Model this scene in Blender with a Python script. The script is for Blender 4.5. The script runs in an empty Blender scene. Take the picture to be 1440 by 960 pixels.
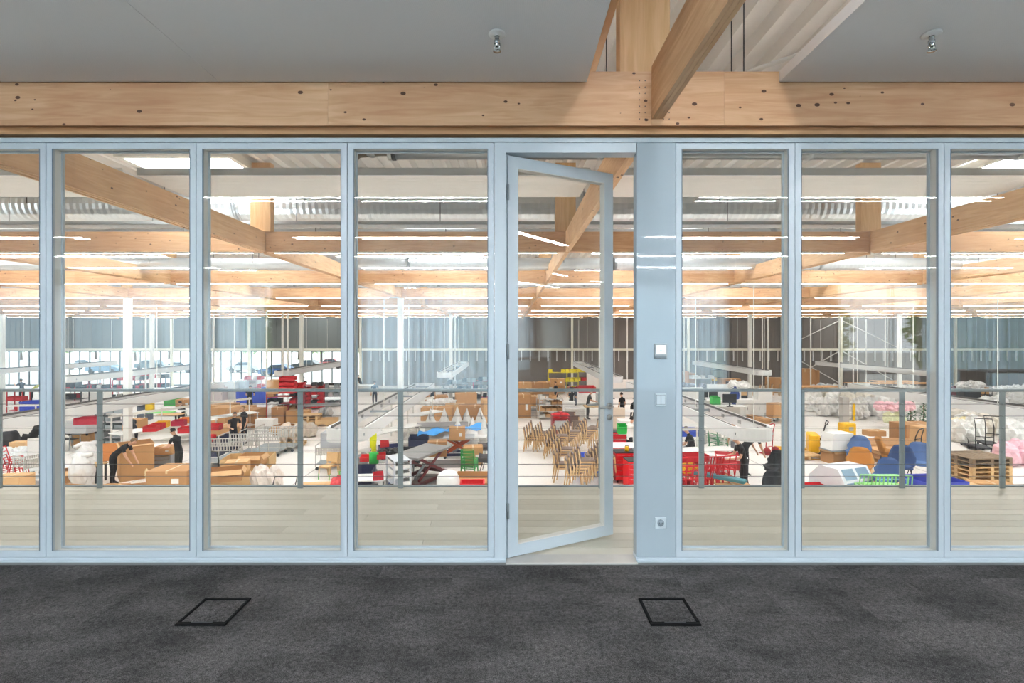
import bpy, bmesh, math, random
from mathutils import Vector, Matrix, noise
R = random.Random(7)
PI = math.pi
sc = bpy.context.scene
COL = sc.collection
EYE = 1.63            # eye height above the upper floor
FZ = EYE - 5.0        # hall floor
GY = 3.57             # glass wall plane

# ------------------------------------------------------------------ camera, sky, light, exposure
cam_d = bpy.data.cameras.new('camera'); cam = bpy.data.objects.new('camera', cam_d); COL.objects.link(cam)
cam.location = (0, 0, EYE); cam.rotation_euler = (PI/2, 0, 0)
cam_d.sensor_width = 36; cam_d.lens = 17.5; cam_d.shift_y = -10/1440; cam_d.clip_end = 400
sc.camera = cam
w = bpy.data.worlds.new('overcast'); sc.world = w; w.use_nodes = True
bg = w.node_tree.nodes['Background']; bg.inputs[0].default_value = (0.86, 0.94, 1.0, 1); bg.inputs[1].default_value = 1.8
sc.view_settings.view_transform = 'Standard'; sc.view_settings.look = 'None'
sc.view_settings.exposure = 1.12; sc.view_settings.gamma = 1.0; sc.view_settings.use_curve_mapping = False
cy = sc.cycles
cy.use_denoising = True; cy.max_bounces = 8; cy.diffuse_bounces = 4; cy.glossy_bounces = 3
cy.transmission_bounces = 4; cy.transparent_max_bounces = 24
cy.caustics_reflective = False; cy.caustics_refractive = False; cy.sample_clamp_indirect = 6

SKY_E, LED_E, ROOM_E = 20.0, 26.0, 108.0     # skylight panes, hall light lines, office light lines
def area(name, loc, rot, sx, sy, power, col=(1, 1, 1)):
    l = bpy.data.lights.new(name, 'AREA'); l.shape = 'RECTANGLE'; l.size = sx; l.size_y = sy; l.energy = power; l.color = col
    o = bpy.data.objects.new(name, l); o.location = loc; o.rotation_euler = rot; COL.objects.link(o); return o
# daylight falling on the office facade behind the camera
area('daylight', (0, -16, 9), (math.radians(58), 0, 0), 34, 8, 21000, (0.80, 0.92, 1.0))

# ------------------------------------------------------------------ helpers
def lin(c):
    def f(v):
        v /= 255.0
        return v/12.92 if v <= 0.04045 else ((v+0.055)/1.055)**2.4
    return (f(c[0]), f(c[1]), f(c[2]), 1)
MATS = {}
def nt(name):
    m = bpy.data.materials.new(name); m.use_nodes = True
    t = m.node_tree; b = t.nodes['Principled BSDF']; return m, t, b
def M(col, rough=0.6, metal=0.0, var=0.08, scale=9.0, bump=0.0, alpha=1.0, spec=0.5):
    if isinstance(col, bpy.types.Material): return col
    key = ('M', tuple(col), rough, metal, var, scale, bump, alpha, spec)
    if key in MATS: return MATS[key]
    m, t, b = nt('paint_%d_%d_%d' % tuple(col)); c = lin(col)
    tc = t.nodes.new('ShaderNodeTexCoord'); n = t.nodes.new('ShaderNodeTexNoise'); n.inputs['Scale'].default_value = scale
    n.inputs['Detail'].default_value = 3
    t.links.new(tc.outputs['Object'], n.inputs['Vector'])
    mx = t.nodes.new('ShaderNodeMix'); mx.data_type = 'RGBA'
    mx.inputs[6].default_value = tuple(v*(1-var) for v in c[:3])+(1,); mx.inputs[7].default_value = tuple(min(1, v*(1+var)) for v in c[:3])+(1,)
    t.links.new(n.outputs['Fac'], mx.inputs[0]); t.links.new(mx.outputs[2], b.inputs['Base Color'])
    b.inputs['Roughness'].default_value = rough; b.inputs['Metallic'].default_value = metal; b.inputs['Specular IOR Level'].default_value = spec
    if alpha < 1: b.inputs['Alpha'].default_value = alpha
    if bump:
        bp = t.nodes.new('ShaderNodeBump'); bp.inputs['Strength'].default_value = bump; bp.inputs['Distance'].default_value = 0.01
        t.links.new(n.outputs['Fac'], bp.inputs['Height']); t.links.new(bp.outputs[0], b.inputs['Normal'])
    MATS[key] = m; return m
def EM(col, strength):
    key = ('E', col, strength)
    if key in MATS: return MATS[key]
    m = bpy.data.materials.new('light'); m.use_nodes = True; t = m.node_tree
    t.nodes.remove(t.nodes['Principled BSDF']); e = t.nodes.new('ShaderNodeEmission')
    e.inputs[0].default_value = lin(col); e.inputs[1].default_value = strength
    t.links.new(e.outputs[0], t.nodes['Material Output'].inputs[0]); MATS[key] = m; return m
def WOOD(a, b_, knot, axis='X', kscale=2.6, ksize=0.07, rough=0.55, grain=1.0):
    """plywood / LVL: grain along the axis, knots spread over the face"""
    key = ('W', a, b_, axis, kscale, ksize)
    if key in MATS: return MATS[key]
    m, t, bs = nt('timber_' + axis.lower()); L = t.links.new; N = t.nodes.new
    tc = N('ShaderNodeTexCoord'); oi = N('ShaderNodeObjectInfo')
    ad = N('ShaderNodeVectorMath'); ad.operation = 'MULTIPLY_ADD'; ad.inputs[1].default_value = (1, 1, 1)
    rs = N('ShaderNodeVectorMath'); rs.operation = 'SCALE'; rs.inputs[0].default_value = (31, 17, 23)
    L(oi.outputs['Random'], rs.inputs['Scale']); L(tc.outputs['Object'], ad.inputs[0]); L(rs.outputs[0], ad.inputs[2])
    def mp(s):
        q = N('ShaderNodeMapping'); q.inputs['Scale'].default_value = s; L(ad.outputs[0], q.inputs['Vector']); return q
    s1 = {'X': (0.8, 4, 9), 'Y': (4, 0.8, 9), 'Z': (9, 9, 0.8)}[axis]
    n1 = N('ShaderNodeTexNoise'); n1.inputs['Scale'].default_value = 2.2*grain; n1.inputs['Detail'].default_value = 5; n1.inputs['Distortion'].default_value = 1.4
    L(mp(s1).outputs[0], n1.inputs['Vector'])
    n2 = N('ShaderNodeTexNoise'); n2.inputs['Scale'].default_value = 0.9; n2.inputs['Detail'].default_value = 2
    L(mp((1, 1, 1)).outputs[0], n2.inputs['Vector'])
    sk = {'X': (1, 0, 1.6), 'Y': (0, 1, 1.6), 'Z': (1.6, 0, 1)}[axis]
    v = N('ShaderNodeTexVoronoi'); v.inputs['Scale'].default_value = kscale; L(mp(sk).outputs[0], v.inputs['Vector'])
    r1 = N('ShaderNodeValToRGB'); r1.color_ramp.elements[0].position = 0.32; r1.color_ramp.elements[0].color = lin(a)
    r1.color_ramp.elements[1].position = 0.68; r1.color_ramp.elements[1].color = lin(b_); L(n1.outputs['Fac'], r1.inputs['Fac'])
    mx = N('ShaderNodeMix'); mx.data_type = 'RGBA'; mx.blend_type = 'MULTIPLY'; mx.inputs[0].default_value = 1
    r2 = N('ShaderNodeValToRGB'); r2.color_ramp.elements[0].position = 0.35; r2.color_ramp.elements[0].color = (0.86, 0.78, 0.74, 1)
    r2.color_ramp.elements[1].position = 0.62; r2.color_ramp.elements[1].color = (1, 1, 1, 1); L(n2.outputs['Fac'], r2.inputs['Fac'])
    L(r1.outputs[0], mx.inputs[6]); L(r2.outputs[0], mx.inputs[7])
    # only some cells have a knot, and knots differ in size
    sp = N('ShaderNodeSeparateColor'); L(v.outputs['Color'], sp.inputs[0])
    ms = N('ShaderNodeMath'); ms.operation = 'MULTIPLY'; ms.inputs[1].default_value = ksize; L(sp.outputs[0], ms.inputs[0])
    lt = N('ShaderNodeMath'); lt.operation = 'LESS_THAN'; L(v.outputs['Distance'], lt.inputs[0]); L(ms.outputs[0], lt.inputs[1])
    mk = N('ShaderNodeMix'); mk.data_type = 'RGBA'; mk.inputs[7].default_value = lin(knot)
    L(lt.outputs[0], mk.inputs[0]); L(mx.outputs[2], mk.inputs[6]); L(mk.outputs[2], bs.inputs['Base Color'])
    bs.inputs['Roughness'].default_value = rough
    MATS[key] = m; return m
def GLASS(tint=(0.985, 0.993, 0.99), f0=0.033):
    key = ('G', tint, f0)
    if key in MATS: return MATS[key]
    m = bpy.data.materials.new('clear_glass'); m.use_nodes = True; t = m.node_tree; L = t.links.new; N = t.nodes.new
    t.nodes.remove(t.nodes['Principled BSDF'])
    tr = N('ShaderNodeBsdfTransparent'); tr.inputs[0].default_value = tint+(1,)
    gl = N('ShaderNodeBsdfGlossy'); gl.inputs['Roughness'].default_value = 0.0; gl.inputs[0].default_value = (1, 1, 1, 1)
    lw = N('ShaderNodeLayerWeight'); pw = N('ShaderNodeMath'); pw.operation = 'POWER'; pw.inputs[1].default_value = 5; L(lw.outputs['Facing'], pw.inputs[0])
    ma = N('ShaderNodeMath'); ma.operation = 'MULTIPLY_ADD'; ma.inputs[1].default_value = 1-f0; ma.inputs[2].default_value = f0; L(pw.outputs[0], ma.inputs[0])
    mx = N('ShaderNodeMixShader'); L(ma.outputs[0], mx.inputs[0]); L(tr.outputs[0], mx.inputs[1]); L(gl.outputs[0], mx.inputs[2])
    L(mx.outputs[0], t.nodes['Material Output'].inputs[0]); MATS[key] = m; return m

class MB:
    """collects boxes, tubes and lathes; build() makes ONE mesh"""
    def __init__(s): s.v = []; s.f = []; s.m = []; s.sm = []
    def add(s, vs, fs, mi=0, smooth=False):
        o = len(s.v); s.v += [tuple(p) for p in vs]
        for q in fs: s.f.append(tuple(i+o for i in q)); s.m.append(mi); s.sm.append(smooth)
        return s
    def bx(s, x0, x1, y0, y1, z0, z1, mi=0, T=None):
        vs = [(x0,y0,z0),(x1,y0,z0),(x1,y1,z0),(x0,y1,z0),(x0,y0,z1),(x1,y0,z1),(x1,y1,z1),(x0,y1,z1)]
        if T is not None: vs = [T @ Vector(p) for p in vs]
        return s.add(vs, [(3,2,1,0),(4,5,6,7),(0,1,5,4),(1,2,6,5),(2,3,7,6),(3,0,4,7)], mi)
    def box(s, c, d, rot=None, mi=0):
        T = Matrix.Translation(c)
        if rot: T = T @ Matrix.Rotation(rot[2], 4, 'Z') @ Matrix.Rotation(rot[1], 4, 'Y') @ Matrix.Rotation(rot[0], 4, 'X')
        return s.bx(-d[0]/2, d[0]/2, -d[1]/2, d[1]/2, -d[2]/2, d[2]/2, mi, T)
    def bbx(s, x0, x1, y0, y1, z0, z1, b=0.006, mi=0):
        """box with chamfered edges"""
        bm = bmesh.new(); bmesh.ops.create_cube(bm, size=1)
        for q in bm.verts: q.co = Vector((x0 if q.co.x < 0 else x1, y0 if q.co.y < 0 else y1, z0 if q.co.z < 0 else z1))
        bmesh.ops.bevel(bm, geom=bm.edges[:], offset=b, segments=1, affect='EDGES')
        bm.verts.index_update(); s.add([q.co for q in bm.verts], [[a.index for a in f.verts] for f in bm.faces], mi); bm.free(); return s
    def tube(s, pts, r, n=6, mi=0, closed=False, cap=True):
        pts = [Vector(p) for p in pts]; rings = []; up = None; k = len(pts)
        rr = r if isinstance(r, (list, tuple)) else [r]*k
        for i, p in enumerate(pts):
            a = pts[i-1] if (i or closed) else p; b = pts[(i+1) % k] if (i < k-1 or closed) else p
            d = (b-a).normalized()
            if up is None: up = Vector((0,0,1)) if abs(d.z) < 0.9 else Vector((1,0,0))
            x = d.cross(up)
            if x.length < 1e-4: x = d.cross(Vector((0,1,0.01)))
            x.normalize(); y = x.cross(d).normalized(); up = y
            rings.append([p + (x*math.cos(2*PI*j/n) + y*math.sin(2*PI*j/n))*rr[i] for j in range(n)])
        vs = [q for ring in rings for q in ring]; fs = []
        for i in range(k if closed else k-1):
            a = i*n; b = ((i+1) % k)*n
            for j in range(n): fs.append((a+j, a+(j+1) % n, b+(j+1) % n, b+j))
        if cap and not closed: fs.append(tuple(range(n))[::-1]); fs.append(tuple((k-1)*n+j for j in range(n)))
        return s.add(vs, fs, mi, n > 5)
    def cyl(s, c, r, h, n=16, mi=0, r2=None):
        return s.tube([c, (c[0], c[1], c[2]+h)], [r, r if r2 is None else r2], n, mi)
    def lathe(s, prof, n=16, c=(0,0,0), mi=0):
        vs = [(c[0]+r*math.cos(2*PI*j/n), c[1]+r*math.sin(2*PI*j/n), c[2]+z) for r, z in prof for j in range(n)]; fs = []
        for i in range(len(prof)-1):
            for j in range(n): fs.append((i*n+j, i*n+(j+1) % n, (i+1)*n+(j+1) % n, (i+1)*n+j))
        return s.add(vs, fs, mi, True)
    def prism(s, poly, axis, a, b, mi=0):
        """polygon (u,v) extruded from a to b along x, y or z"""
        def P(u, v, t): return {'x': (t,u,v), 'y': (u,t,v), 'z': (u,v,t)}[axis]
        n = len(poly); vs = [P(u, v, a) for u, v in poly] + [P(u, v, b) for u, v in poly]
        fs = [tuple(range(n))[::-1], tuple(range(n, 2*n))] + [(i, (i+1) % n, n+(i+1) % n, n+i) for i in range(n)]
        return s.add(vs, fs, mi)
    def blob(s, c, d, seed=0, amp=0.25, freq=1.6, sub=2, mi=0, flat=True, smooth=True, crumple=0.0):
        bm = bmesh.new(); bmesh.ops.create_icosphere(bm, subdivisions=sub, radius=1)
        for q in bm.verts:
            n = noise.noise(q.co*freq + Vector((seed*7.3, seed*3.1, seed))); n2 = noise.noise(q.co*freq*3 + Vector((seed, 9, 2)))
            n3 = abs(noise.noise(q.co*freq*2.2 + Vector((4, seed, 1)))); p = q.co*(1 + amp*n + amp*0.4*n2 - crumple*n3)
            q.co = Vector((p.x*d[0], p.y*d[1], p.z*d[2]))
            if flat and q.co.z < -0.72*d[2]: q.co.z = -0.72*d[2]
        bm.verts.index_update()
        s.add([Vector(c)+q.co for q in bm.verts], [[a.index for a in f.verts] for f in bm.faces], mi, smooth); bm.free(); return s
    def mesh(s, name, *mats):
        me = bpy.data.meshes.new(name); me.from_pydata(s.v, [], s.f)
        for m in mats: me.materials.append(m)
        for p, mi, sm in zip(me.polygons, s.m, s.sm): p.material_index = mi; p.use_smooth = sm
        bm = bmesh.new(); bm.from_mesh(me); bmesh.ops.recalc_face_normals(bm, faces=bm.faces[:]); bm.to_mesh(me); bm.free()
        return me
LABELS = {}
def link(name, me, parent=None, loc=None, rz=0):
    o = bpy.data.objects.new(name, me); COL.objects.link(o)
    if parent: o.parent = parent
    if loc: o.location = loc
    if rz: o.rotation_euler = (0, 0, rz)
    return o
def tag(o, label, cat, group=None, kind=None):
    o['label'] = label; o['category'] = cat
    if group: o['group'] = group
    if kind: o['kind'] = kind
    LABELS.setdefault(label, []).append(o.name); return o
def struct(name, me, parent=None, loc=None):
    o = link(name, me, parent, loc)
    if not parent: o['kind'] = 'structure'
    return o
CACHE = {}
def parts_of(fn, *a):
    key = (fn.__name__,) + a
    if key not in CACHE: CACHE[key] = fn(*a)
    return CACHE[key]
def thing(name, parts, label, cat, loc, rz=0, group=None, s=1.0):
    """parts: [(name, mesh, [(sub name, mesh), ...]), ...]; copies share mesh data"""
    if len(parts) == 1 and not (len(parts[0]) > 2 and parts[0][2]):
        o = link(name, parts[0][1], None, loc, rz)
    else:
        o = link(name, None, None, loc, rz)
        for p in parts:
            q = link(p[0], p[1], o)
            if len(p) > 2:
                for c in p[2]: link(c[0], c[1], q)
    if s != 1.0: o.scale = (s, s, s) if not isinstance(s, tuple) else s
    return tag(o, label, cat, group)
def at(px, py, h=0.0):
    """hall floor point whose foot is seen at (px, py) of the 1440 x 960 photograph (h: height of the point)"""
    d = 700.0*(5-h)/(py-470.0); return Vector(((px-720)/700.0*d, d, FZ+h))
ORD = ['first','second','third','fourth','fifth','sixth','seventh','eighth','ninth','tenth','eleventh','twelfth']
def bayname(k):  # bay k lies between grid lines k and k+1; the centre beam is grid line 0
    return ('%s bay right of the centre beam' % ORD[k]) if k >= 0 else ('%s bay left of the centre beam' % ORD[-k-1])
def linename(k): return 'centre line' if k == 0 else ('%s line right of the centre' % ORD[k-1] if k > 0 else '%s line left of the centre' % ORD[-k-1])

# ------------------------------------------------------------------ colours used all over
W_FACE = WOOD((210,162,120), (228,188,146), (92,58,34), 'X', 8.0, 0.17)
W_FACE_Y = WOOD((222,178,132), (240,204,160), (92,58,34), 'Y', 7.0, 0.14)
W_POST = WOOD((216,172,118), (234,196,146), (110,70,40), 'Z', 3.0, 0.07)
FRAME = M((196,206,212), 0.3, 0, 0.01, 3)
REVEAL = M((238,236,230), 0.5, 0, 0.02, 3)
GRAYSTEEL = M((150,158,160), 0.45, 0.2, 0.03)
WHITESTEEL = M((224,222,214), 0.45, 0, 0.03)
CHROME = M((205,208,210), 0.22, 0.9, 0.02)
BLACK = M((24,24,26), 0.6); DARK = M((48,50,54), 0.6)
CARDB = M((196,150,102), 0.85, 0, 0.08, 5); CARDB2 = M((178,132,88), 0.85, 0, 0.08, 5); CARDB3 = M((214,172,124), 0.85, 0, 0.08, 5)
PALLET = M((214,178,128), 0.8, 0, 0.14, 6); PALLETD = M((138,118,96), 0.85, 0, 0.18, 6)
WHITE = M((236,235,231), 0.5, 0, 0.02); OFFW = M((220,216,208), 0.6, 0, 0.03)
RED = M((200,22,34), 0.45, 0, 0.06); NAVY = M((44,50,84), 0.6); BLUE = M((44,70,186), 0.5, 0, 0.06)
YELLOW = M((246,190,20), 0.45, 0, 0.04); GREEN = M((36,160,60), 0.5); LIME = M((120,214,110), 0.5)
PLASTIC = M((232,232,230), 0.25, 0, 0.05, 4, 0.6)
G = GLASS()
# ================================================================== SETTING: office this side of the glass
def carpet_mat():
    m, t, b = nt('carpet_tile'); L = t.links.new; N = t.nodes.new
    tc = N('ShaderNodeTexCoord'); oi = N('ShaderNodeObjectInfo')
    geo = N('ShaderNodeNewGeometry')
    n1 = N('ShaderNodeTexNoise'); n1.inputs['Scale'].default_value = 2.3; n1.inputs['Detail'].default_value = 7; n1.inputs['Roughness'].default_value = 0.62
    mp = N('ShaderNodeMapping'); mp.inputs['Scale'].default_value = (0.8, 1.5, 1); L(geo.outputs['Position'], mp.inputs['Vector'])
    wn = N('ShaderNodeMath'); wn.operation = 'MULTIPLY'; wn.inputs[1].default_value = 0.5; L(oi.outputs['Random'], wn.inputs[0])
    n1.noise_dimensions = '4D'; L(mp.outputs[0], n1.inputs['Vector']); L(wn.outputs[0], n1.inputs['W'])
    r = N('ShaderNodeValToRGB'); e = r.color_ramp.elements
    e[0].position = 0.36; e[0].color = lin((62,61,61)); e[1].position = 0.62; e[1].color = lin((90,88,88)); L(n1.outputs['Fac'], r.inputs['Fac'])
    n2 = N('ShaderNodeTexNoise'); n2.inputs['Scale'].default_value = 210; n2.inputs['Detail'].default_value = 2; L(geo.outputs['Position'], n2.inputs['Vector'])
    r2 = N('ShaderNodeValToRGB'); r2.color_ramp.elements[0].position = 0.3; r2.color_ramp.elements[0].color = (0.3,0.3,0.3,1)
    r2.color_ramp.elements[1].position = 0.72; r2.color_ramp.elements[1].color = (1.85,1.85,1.85,1); L(n2.outputs['Fac'], r2.inputs['Fac'])
    mx = N('ShaderNodeMix'); mx.data_type = 'RGBA'; mx.blend_type = 'MULTIPLY'; mx.inputs[0].default_value = 1
    L(r.outputs[0], mx.inputs[6]); L(r2.outputs[0], mx.inputs[7]); L(mx.outputs[2], b.inputs['Base Color'])
    n3 = N('ShaderNodeTexNoise'); n3.inputs['Scale'].default_value = 42; n3.inputs['Detail'].default_value = 6; n3.inputs['Roughness'].default_value = .8; L(geo.outputs['Position'], n3.inputs['Vector'])
    r3 = N('ShaderNodeValToRGB'); r3.color_ramp.elements[0].position = 0.36; r3.color_ramp.elements[0].color = (0.5,0.5,0.5,1); r3.color_ramp.elements[1].position = 0.64; r3.color_ramp.elements[1].color = (1.5,1.5,1.5,1)
    L(n3.outputs['Fac'], r3.inputs['Fac'])
    m3 = N('ShaderNodeMix'); m3.data_type = 'RGBA'; m3.blend_type = 'MULTIPLY'; m3.inputs[0].default_value = 1
    L(mx.outputs[2], m3.inputs[6]); L(r3.outputs[0], m3.inputs[7]); L(m3.outputs[2], b.inputs['Base Color'])
    bp = N('ShaderNodeBump'); bp.inputs['Strength'].default_value = 0.7; bp.inputs['Distance'].default_value = 0.004
    L(n2.outputs['Fac'], bp.inputs['Height']); L(bp.outputs[0], b.inputs['Normal'])
    b.inputs['Roughness'].default_value = 0.95; b.inputs['Specular IOR Level'].default_value = 0.1
    return m
CARPET = carpet_mat()
# slab with carpet tiles laid on it; the tiles the camera can see are single pieces
floor = struct('floor', MB().bx(-17, 17, -7.6, 3.52, -0.3, -0.006).mesh('floor', CARPET))
tile = MB().bx(0.0006, 0.4994, 0.0006, 0.4994, -0.006, 0.0).mesh('carpet_tile', CARPET)
for j in range(-3, 4):
    for i in range(-9, 9):
        y = 1.33 + 0.5*j
        link('carpet_tile', tile, floor, (i*0.5+0.1, y, 0))
tile_cut = MB().bx(0.0006, 0.4994, 0.0006, 0.19, -0.006, 0.0).mesh('carpet_tile', CARPET)
for i in range(-9, 9): link('carpet_tile', tile_cut, floor, (i*0.5+0.1, 3.33, 0))
for nm, x0, x1, y0, y1 in (('back', -17, 17, -7.6, -0.17), ('left', -17, -4.4, -0.17, 3.52), ('right', 4.6, 17, -0.17, 3.52)):
    link('carpet', MB().bx(x0, x1, y0, y1, -0.006, 0).mesh('carpet', CARPET), floor)
# floor boxes
def floor_box(side):
    rim = MB()
    for a in ((-.142,.142,-.142,-.112),(-.142,.142,.124,.142),(-.142,-.124,-.112,.124),(.124,.142,-.112,.124)): rim.bbx(a[0],a[1],a[2],a[3],0,.011,.003)
    lid = MB().bx(-.1235,.1235,-.1115,.1235,0.0005,.005)
    hinge = MB().bbx(-.06,.06,-.126,-.118,.0105,.014,.001)
    return [('rim', rim.mesh('rim', M((14,14,15), .8, 0, .02, 9, 0, 1.0, .15))), ('carpet_inlay', lid.mesh('carpet_inlay', CARPET)), ('lift_tab', hinge.mesh('lift_tab', DARK))]
thing('floor_box', parts_of(floor_box, 0), 'dark square floor outlet box in the carpet at the left', 'floor box', (-1.745, 2.921, 0.0005))
thing('floor_box', parts_of(floor_box, 0), 'dark square floor outlet box in the carpet before the solid panel', 'floor box', (0.918, 2.921, 0.0005))

# ceiling sails of the office
def perf_mat():
    m, t, b = nt('perforated_white_sheet'); L = t.links.new; N = t.nodes.new
    tc = N('ShaderNodeTexCoord'); v = N('ShaderNodeTexVoronoi'); v.inputs['Scale'].default_value = 160; v.inputs['Randomness'].default_value = 0
    L(tc.outputs['Object'], v.inputs['Vector'])
    r = N('ShaderNodeValToRGB'); r.color_ramp.elements[0].position = 0.22; r.color_ramp.elements[0].color = lin((222,222,222))
    r.color_ramp.elements[1].position = 0.34; r.color_ramp.elements[1].color = lin((244,243,242)); L(v.outputs['Distance'], r.inputs['Fac'])
    L(r.outputs[0], b.inputs['Base Color']); b.inputs['Roughness'].default_value = 0.6; return m
PERF = perf_mat(); SAILEDGE = M((226,226,226), 0.5, 0, 0.02)
CZ = EYE + 1.775
ceil = struct('ceiling', None); ceil.empty_display_size = 0.1
for nm, x0, n, sg in (('l', 0.525, 5, -1), ('r', 1.88, 5, 1)):
    for k in range(n):
        a = x0 + sg*2.585*k; b = a + sg*2.581
        lo, hi = min(a, b), max(a, b)
        link('ceiling_panel', MB().bx(lo, hi, -7.3, 3.50, CZ, CZ+0.075).mesh('ceiling_panel', PERF), ceil)
# sprinklers
def sprinkler():
    r = MB().lathe([(0.001,0),(0.036,-.001),(0.038,-.006),(0.03,-.010),(0.012,-.011),(0.012,-.014)], 20)
    b = MB().lathe([(.010,-.010),(.010,-.03),(.013,-.032),(.013,-.042),(.007,-.046),(.007,-.058)], 12)
    for sgn in (-1, 1): b.tube([(sgn*.010,0,-.040),(sgn*.014,0,-.055),(sgn*.005,0,-.074)], .0028, 6)
    d = MB().lathe([(.001,-.074),(.017,-.075),(.018,-.078),(.001,-.079)], 14)
    return [('rosette', r.mesh('rosette', WHITE)), ('sprinkler_body', b.mesh('sprinkler_body', CHROME)), ('deflector', d.mesh('deflector', CHROME))]
for px, py, lab in ((699, 47, 'chrome sprinkler head in the left ceiling panel'), (1310, 47, 'chrome sprinkler head in the right ceiling panel')):
    d = 1.775*700/(470-py); thing('ceiling_sprinkler', parts_of(sprinkler), lab, 'sprinkler', ((px-720)/700*d, d, CZ), 0, None, 1.35)

# the timber cross beam over the glass wall
fb = link('timber_edge_beam', None, None, (0, GY, EYE+1.68)); tag(fb, 'long knotty timber cross beam running over the glass wall', 'beam')
for a, b in ((-17, -6.2), (-6.2, -1.3), (-1.3, 0.985), (0.985, 1.5), (1.5, 5.2), (5.2, 17)):
    link('plywood_face', MB().bx(a+.0008, b-.0008, -.055, 0.10, -.205, .175).mesh('plywood_face', W_FACE), fb)
link('lower_batten', MB().bx(-17, 17, -.02, 0.10, -.235, -.207).mesh('lower_batten', WOOD((150,104,62), (176,128,82), (84,54,32), 'X', 3.4, 0.1)), fb)
link('sole_strip', MB().bx(-17, 17, -.045, 0.10, -.262, -.237).mesh('sole_strip', WOOD((186,142,98), (206,166,120), (84,54,32), 'X', 3.4, 0.16)), fb)
screws = MB()
for z in range(7):
    for x in (-.085, -.045, 1.0, 1.04):
        screws.lathe([(.004,0),(.004,.002),(.001,.002)], 6, (0,0,0))
        n = 18
        for q in range(len(screws.v)-n, len(screws.v)):
            p = screws.v[q]; sx = 0.985+x if x < 0 else x+.07
            screws.v[q] = (p[0]+sx, -.055-p[2], p[1]-.16+.045*z)
link('screw_heads', screws.mesh('screw_heads', DARK), fb)['kind'] = 'stuff'

# ================================================================== the glass wall
header = struct('trim_1', MB().bx(-5.6, 5.35, GY-.01, GY+.11, 3.005, 3.035).mesh('header_track', FRAME))
sill = MB().bx(-5.6, -.045, GY-.012, GY+.11, 0, .016); sill.bx(.895, 5.35, GY-.012, GY+.11, 0, .016)
sill.bx(-5.6, -.045, GY-.002, GY+.11, .016, .032); sill.bx(.895, 5.35, GY-.002, GY+.11, .016, .032)
struct('trim_2', sill.mesh('sole_track', FRAME))
JO = [-5.5, -4.42, -3.342, -2.265, -1.181, -.128]; JO2 = [1.173, 2.03, 3.10, 4.17, 5.25]
nwin = 0
def glazed(a, b):
    global nwin; nwin += 1
    z0, z1 = .034, 3.003; g = .0025; fw = .043
    o = link('window_%d' % nwin, None, None, ((a+b)/2, GY, 0)); o['kind'] = 'structure'
    wd = (b-a)/2-g
    f = MB()
    for (x0, x1, c0, c1) in ((-wd,-wd+fw,z0,z1),(wd-fw,wd,z0,z1),(-wd+fw,wd-fw,z0,z0+fw),(-wd+fw,wd-fw,z1-fw,z1)):
        f.bx(x0, x1, 0, .018, c0, c1)
        f.bx(x0, x1, .082, .10, c0, c1)
    r = MB(); q = .012
    for (x0, x1, c0, c1) in ((-wd,-wd+q+.02,z0,z1),(wd-q-.02,wd,z0,z1),(-wd,wd,z0,z0+.03),(-wd,wd,z1-.03,z1)): r.bx(x0, x1, .018, .082, c0, c1)
    link('window_frame', f.mesh('window_frame', FRAME), o); link('reveal', r.mesh('reveal', REVEAL), o)
    for y in (.009, .091):
        link('pane', MB().bx(-wd+fw-.008, wd-fw+.008, y-.003, y+.003, z0+fw-.008, z1-fw+.008).mesh('pane', G), o)
    gk = MB()
    for sgn in (-1, 1): gk.bx(sgn*(wd-fw)-.0025, sgn*(wd-fw)+.0025, -.0015, .0, z0+fw, z1-fw)
    link('gasket', gk.mesh('gasket', M((88,110,124), .5)), o)
for i in range(5): glazed(JO[i], JO[i+1])
for i in range(4): glazed(JO2[i], JO2[i+1])
# door: jambs, header, leaf standing open into the gallery
dr = link('door_1', None, None, (0, GY, 0)); dr['kind'] = 'structure'
df = MB().bx(-.126, -.042, -.004, .10, .0, 3.003); df.bx(-.042, .890, -.004, .10, 2.932, 3.003)
df.bx(-.042, -.020, .035, .10, .012, 2.932)
link('door_frame', df.mesh('door_frame', FRAME), dr)
link('threshold', MB().bbx(-.043, .893, -.045, .098, 0, .011, .003).mesh('threshold', M((206,202,196), .5, .35)), dr)
leaf = link('door_leaf', None, dr, (-.030, .022, 0), math.radians(26.6))
LW = .945; lf = MB(); t0, t1 = .0, .062; b0, b1 = .018, 2.922; st = .082
for (x0, x1, z0, z1) in ((0,st,b0,b1),(LW-st,LW,b0,b1),(st,LW-st,b0,b0+st),(st,LW-st,b1-st,b1)):
    lf.bx(x0, x1, t0, t1, z0, z1)
link('leaf_frame', lf.mesh('leaf_frame', FRAME), leaf)
rv = MB()
for (x0, x1, z0, z1) in ((st,st+.004,b0+st,b1-st),(LW-st-.004,LW-st,b0+st,b1-st),(st+.004,LW-st-.004,b0+st,b0+st+.004),(st+.004,LW-st-.004,b1-st-.004,b1-st)): rv.bx(x0, x1, t0+.003, t1-.003, z0, z1)
link('leaf_reveal', rv.mesh('leaf_reveal', REVEAL), leaf)
for y in (.008, .054): link('leaf_pane', MB().bx(st+.002, LW-st-.002, y-.003, y+.003, b0+st, b1-st).mesh('leaf_pane', G), leaf)
hd = MB(); ST = M((172,172,170), .32, .6)
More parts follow.
